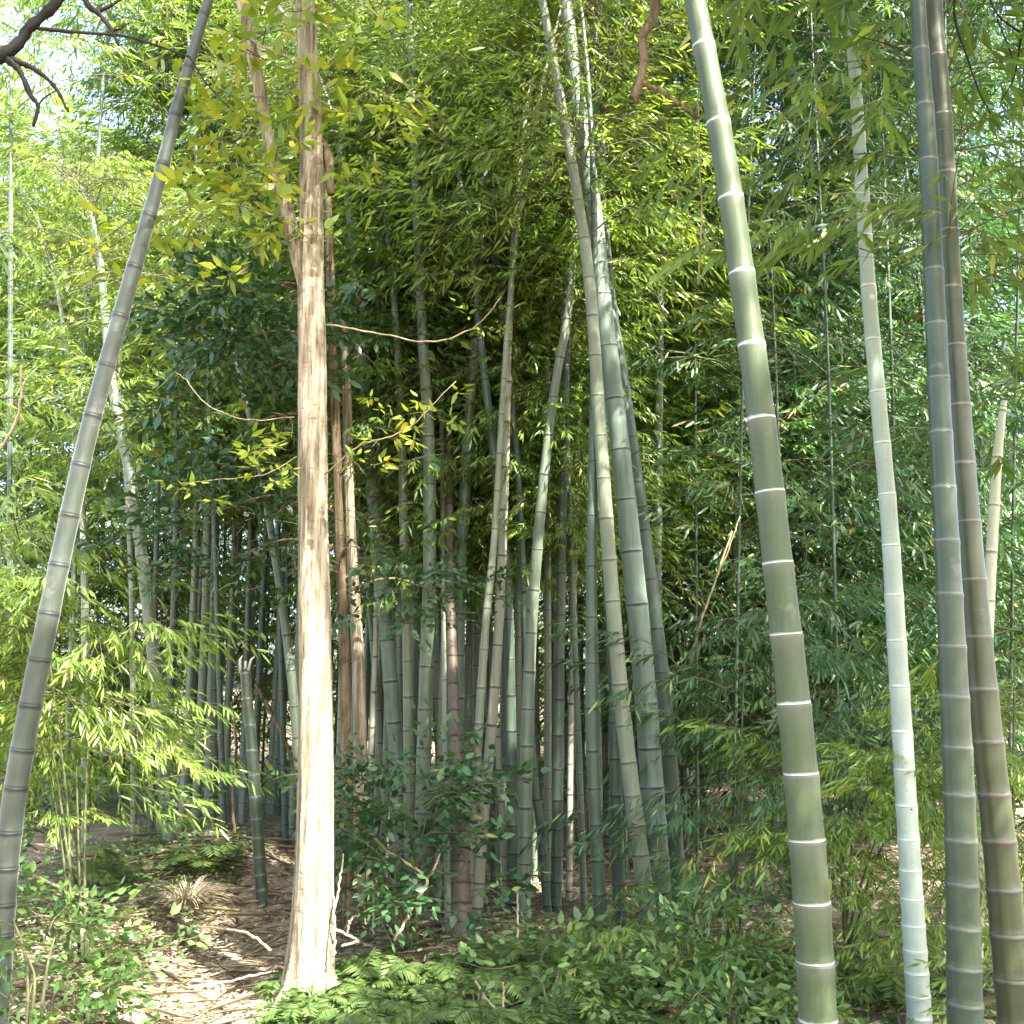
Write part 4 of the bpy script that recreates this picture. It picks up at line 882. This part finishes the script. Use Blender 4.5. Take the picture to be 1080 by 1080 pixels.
# vines and hanging limbs
stick('knobbly dead brown limb hanging from the top edge, left of the thick waxy stem', [([(700, -160, 4.6), (690, -60, 4.6), (691, 0, 4.6), (688, 22, 4.6), (677, 40, 4.6), (680, 60, 4.6), (676, 85, 4.6), (669, 103, 4.6)], (15, 12)), ([(676, 86, 4.6), (700, 98, 4.55), (720, 112, 4.5), (737, 125, 4.45)], (8, 4)), ([(669, 100, 4.6), (672, 108, 4.6)], (9, 4))], 4.6, BARK_B, 'branch', 'hanging_limb')
stick('thin tan vine hanging straight down behind the thick waxy stem', [([(736, 100, 4.9), (738, 170, 4.9), (740, 240, 4.9), (736, 300, 4.9)], (2, 3)), ([(740, 240, 4.9), (748, 262, 4.9), (756, 258, 4.9)], (2.6, 2))], 4.9, VINE, 'vine', 'vine')
stick('dry pale broken stem stuck slanting in the leaves at the left edge', [([(-20, 500, 6.6), (12, 455, 6.6), (22, 420, 6.6), (22, 385, 6.6)], (4.5, 3))], 6.6, DRY)
stick('pale dead culm leaning slantwise in the bright leaves above the clump', [([(400, 95, 7.4), (430, 118, 7.4), (468, 148, 7.4)], (3.5, 2.5)), ([(415, 70, 7.5), (440, 105, 7.5), (467, 125, 7.5)], (3.2, 2))], 7.4, DRY)

# dark tree just outside the left edge whose bare branches reach into the corner
dt = empty('tree', (-2.75, 3.6, float(gz(-2.75, 3.6)))); tag(dt, 'dark bare branches reaching in from the upper left corner', 'tree')
g = Geo(); tube(g, catmull([[-2.75, 3.6, -.1], [-2.7, 3.6, 1.5], [-2.62, 3.6, 3.0], [-2.55, 3.6, 4.6]], 40), np.linspace(.09, .06, 40), 12); g.build('trunk', DARKWOOD, dt, True)
def dk(pts, w, Y=3.6):
    g = Geo(); C = catmull([P(x, y, Y) if not isinstance(x, str) else None for x, y in pts], 30)
    tube(g, C, np.linspace(*w, 30) * .68 * Y / F, 7, True, lambda m, th: 1 + .12 * rng.normal(size=(m, 1)) + .05 * rng.normal(size=(m, len(th)))); g.build('branch', DARKWOOD, dt, True)
dk([(-285, 160), (-120, 105), (0, 60), (32, 28), (62, 0), (85, -40)], (13, 7.5))
dk([(2, 58), (20, 74), (32, 100), (40, 112), (35, 133)], (7, 2.5)); dk([(12, 62), (38, 74), (58, 92), (72, 118)], (5.5, 2)); dk([(40, 30), (80, 34), (130, 38), (165, 48), (200, 60)], (3.4, 1.6))
dk([(62, -90), (88, -4), (104, 14), (118, 32), (125, 48)], (7, 2.4)); dk([(104, 12), (120, 4), (140, -10)], (4, 2)); dk([(118, 32), (128, 30), (136, 24)], (2.5, 1.2)); dk([(200, 60), (218, 88), (246, 118)], (1.8, 1.2))
dk([(40, 112), (46, 104), (60, 95)], (2, 1))
# thin dark twigs of the crossing pair in the upper right corner
g = Geo()
for pts, w in (([(985, 70), (960, 58), (940, 48), (905, 38)], (2.2, 1.2)), ([(1008, -20), (1007, 20), (1020, 60), (1032, 95), (1045, 120)], (3, 1.4)), ([(1095, 45), (1070, 30), (1052, 15), (1040, -10)], (3.4, 1.5)), ([(1090, -20), (1077, 40), (1070, 80), (1057, 105)], (3, 1.2)), ([(1052, 20), (1062, 45), (1068, 62)], (2, 1))):
    C = catmull([P(x, y, 4.3) for x, y in pts], 20); tube(g, C, np.linspace(*w, 20) / 2 * 4.3 / F, 6)
g.build('side_twigs', DARKWOOD, BAMBOO[4], True)

# ------------------------------------------------------------------ light, sky, camera
w = bpy.data.worlds.new('World'); SC.world = w; w.use_nodes = True
nt = w.node_tree; bg = nt.nodes['Background']; sky = nt.nodes.new('ShaderNodeTexSky'); sky.sky_type = 'NISHITA'; sky.sun_disc = False
el = math.asin(SUN[2]); sky.sun_elevation = el; sky.sun_rotation = math.atan2(SUN[0], SUN[1]); sky.dust_density = 4.0; sky.ozone_density = .6
nt.links.new(sky.outputs[0], bg.inputs[0]); bg.inputs[1].default_value = 0.14
ld = bpy.data.lights.new('sun', 'SUN'); ld.energy = 5.0; ld.angle = math.radians(.55); ld.color = (1, .95, .84)
lo = bpy.data.objects.new('sun', ld); COL.objects.link(lo); lo.rotation_euler = Vector(-SUN).to_track_quat('-Z', 'Y').to_euler(); lo.location = (8, -8, 20)

cd = bpy.data.cameras.new('camera'); cam = bpy.data.objects.new('camera', cd); COL.objects.link(cam)
cd.sensor_fit = 'HORIZONTAL'; cd.sensor_width = 36; cd.lens = 36 * F / 1080; cd.clip_end = 2000; cd.clip_start = .05
cam.location = CAM; cam.rotation_euler = (math.pi / 2 + PITCH, 0, 0)
SC.camera = cam
SC.view_settings.view_transform = 'Standard'; SC.view_settings.look = 'None'; SC.view_settings.exposure = 3.25; SC.view_settings.gamma = 1
cy = SC.cycles
cy.max_bounces = 8; cy.diffuse_bounces = 4; cy.glossy_bounces = 2; cy.transmission_bounces = 4; cy.transparent_max_bounces = 4
cy.caustics_reflective = False; cy.caustics_refractive = False; cy.sample_clamp_indirect = 6
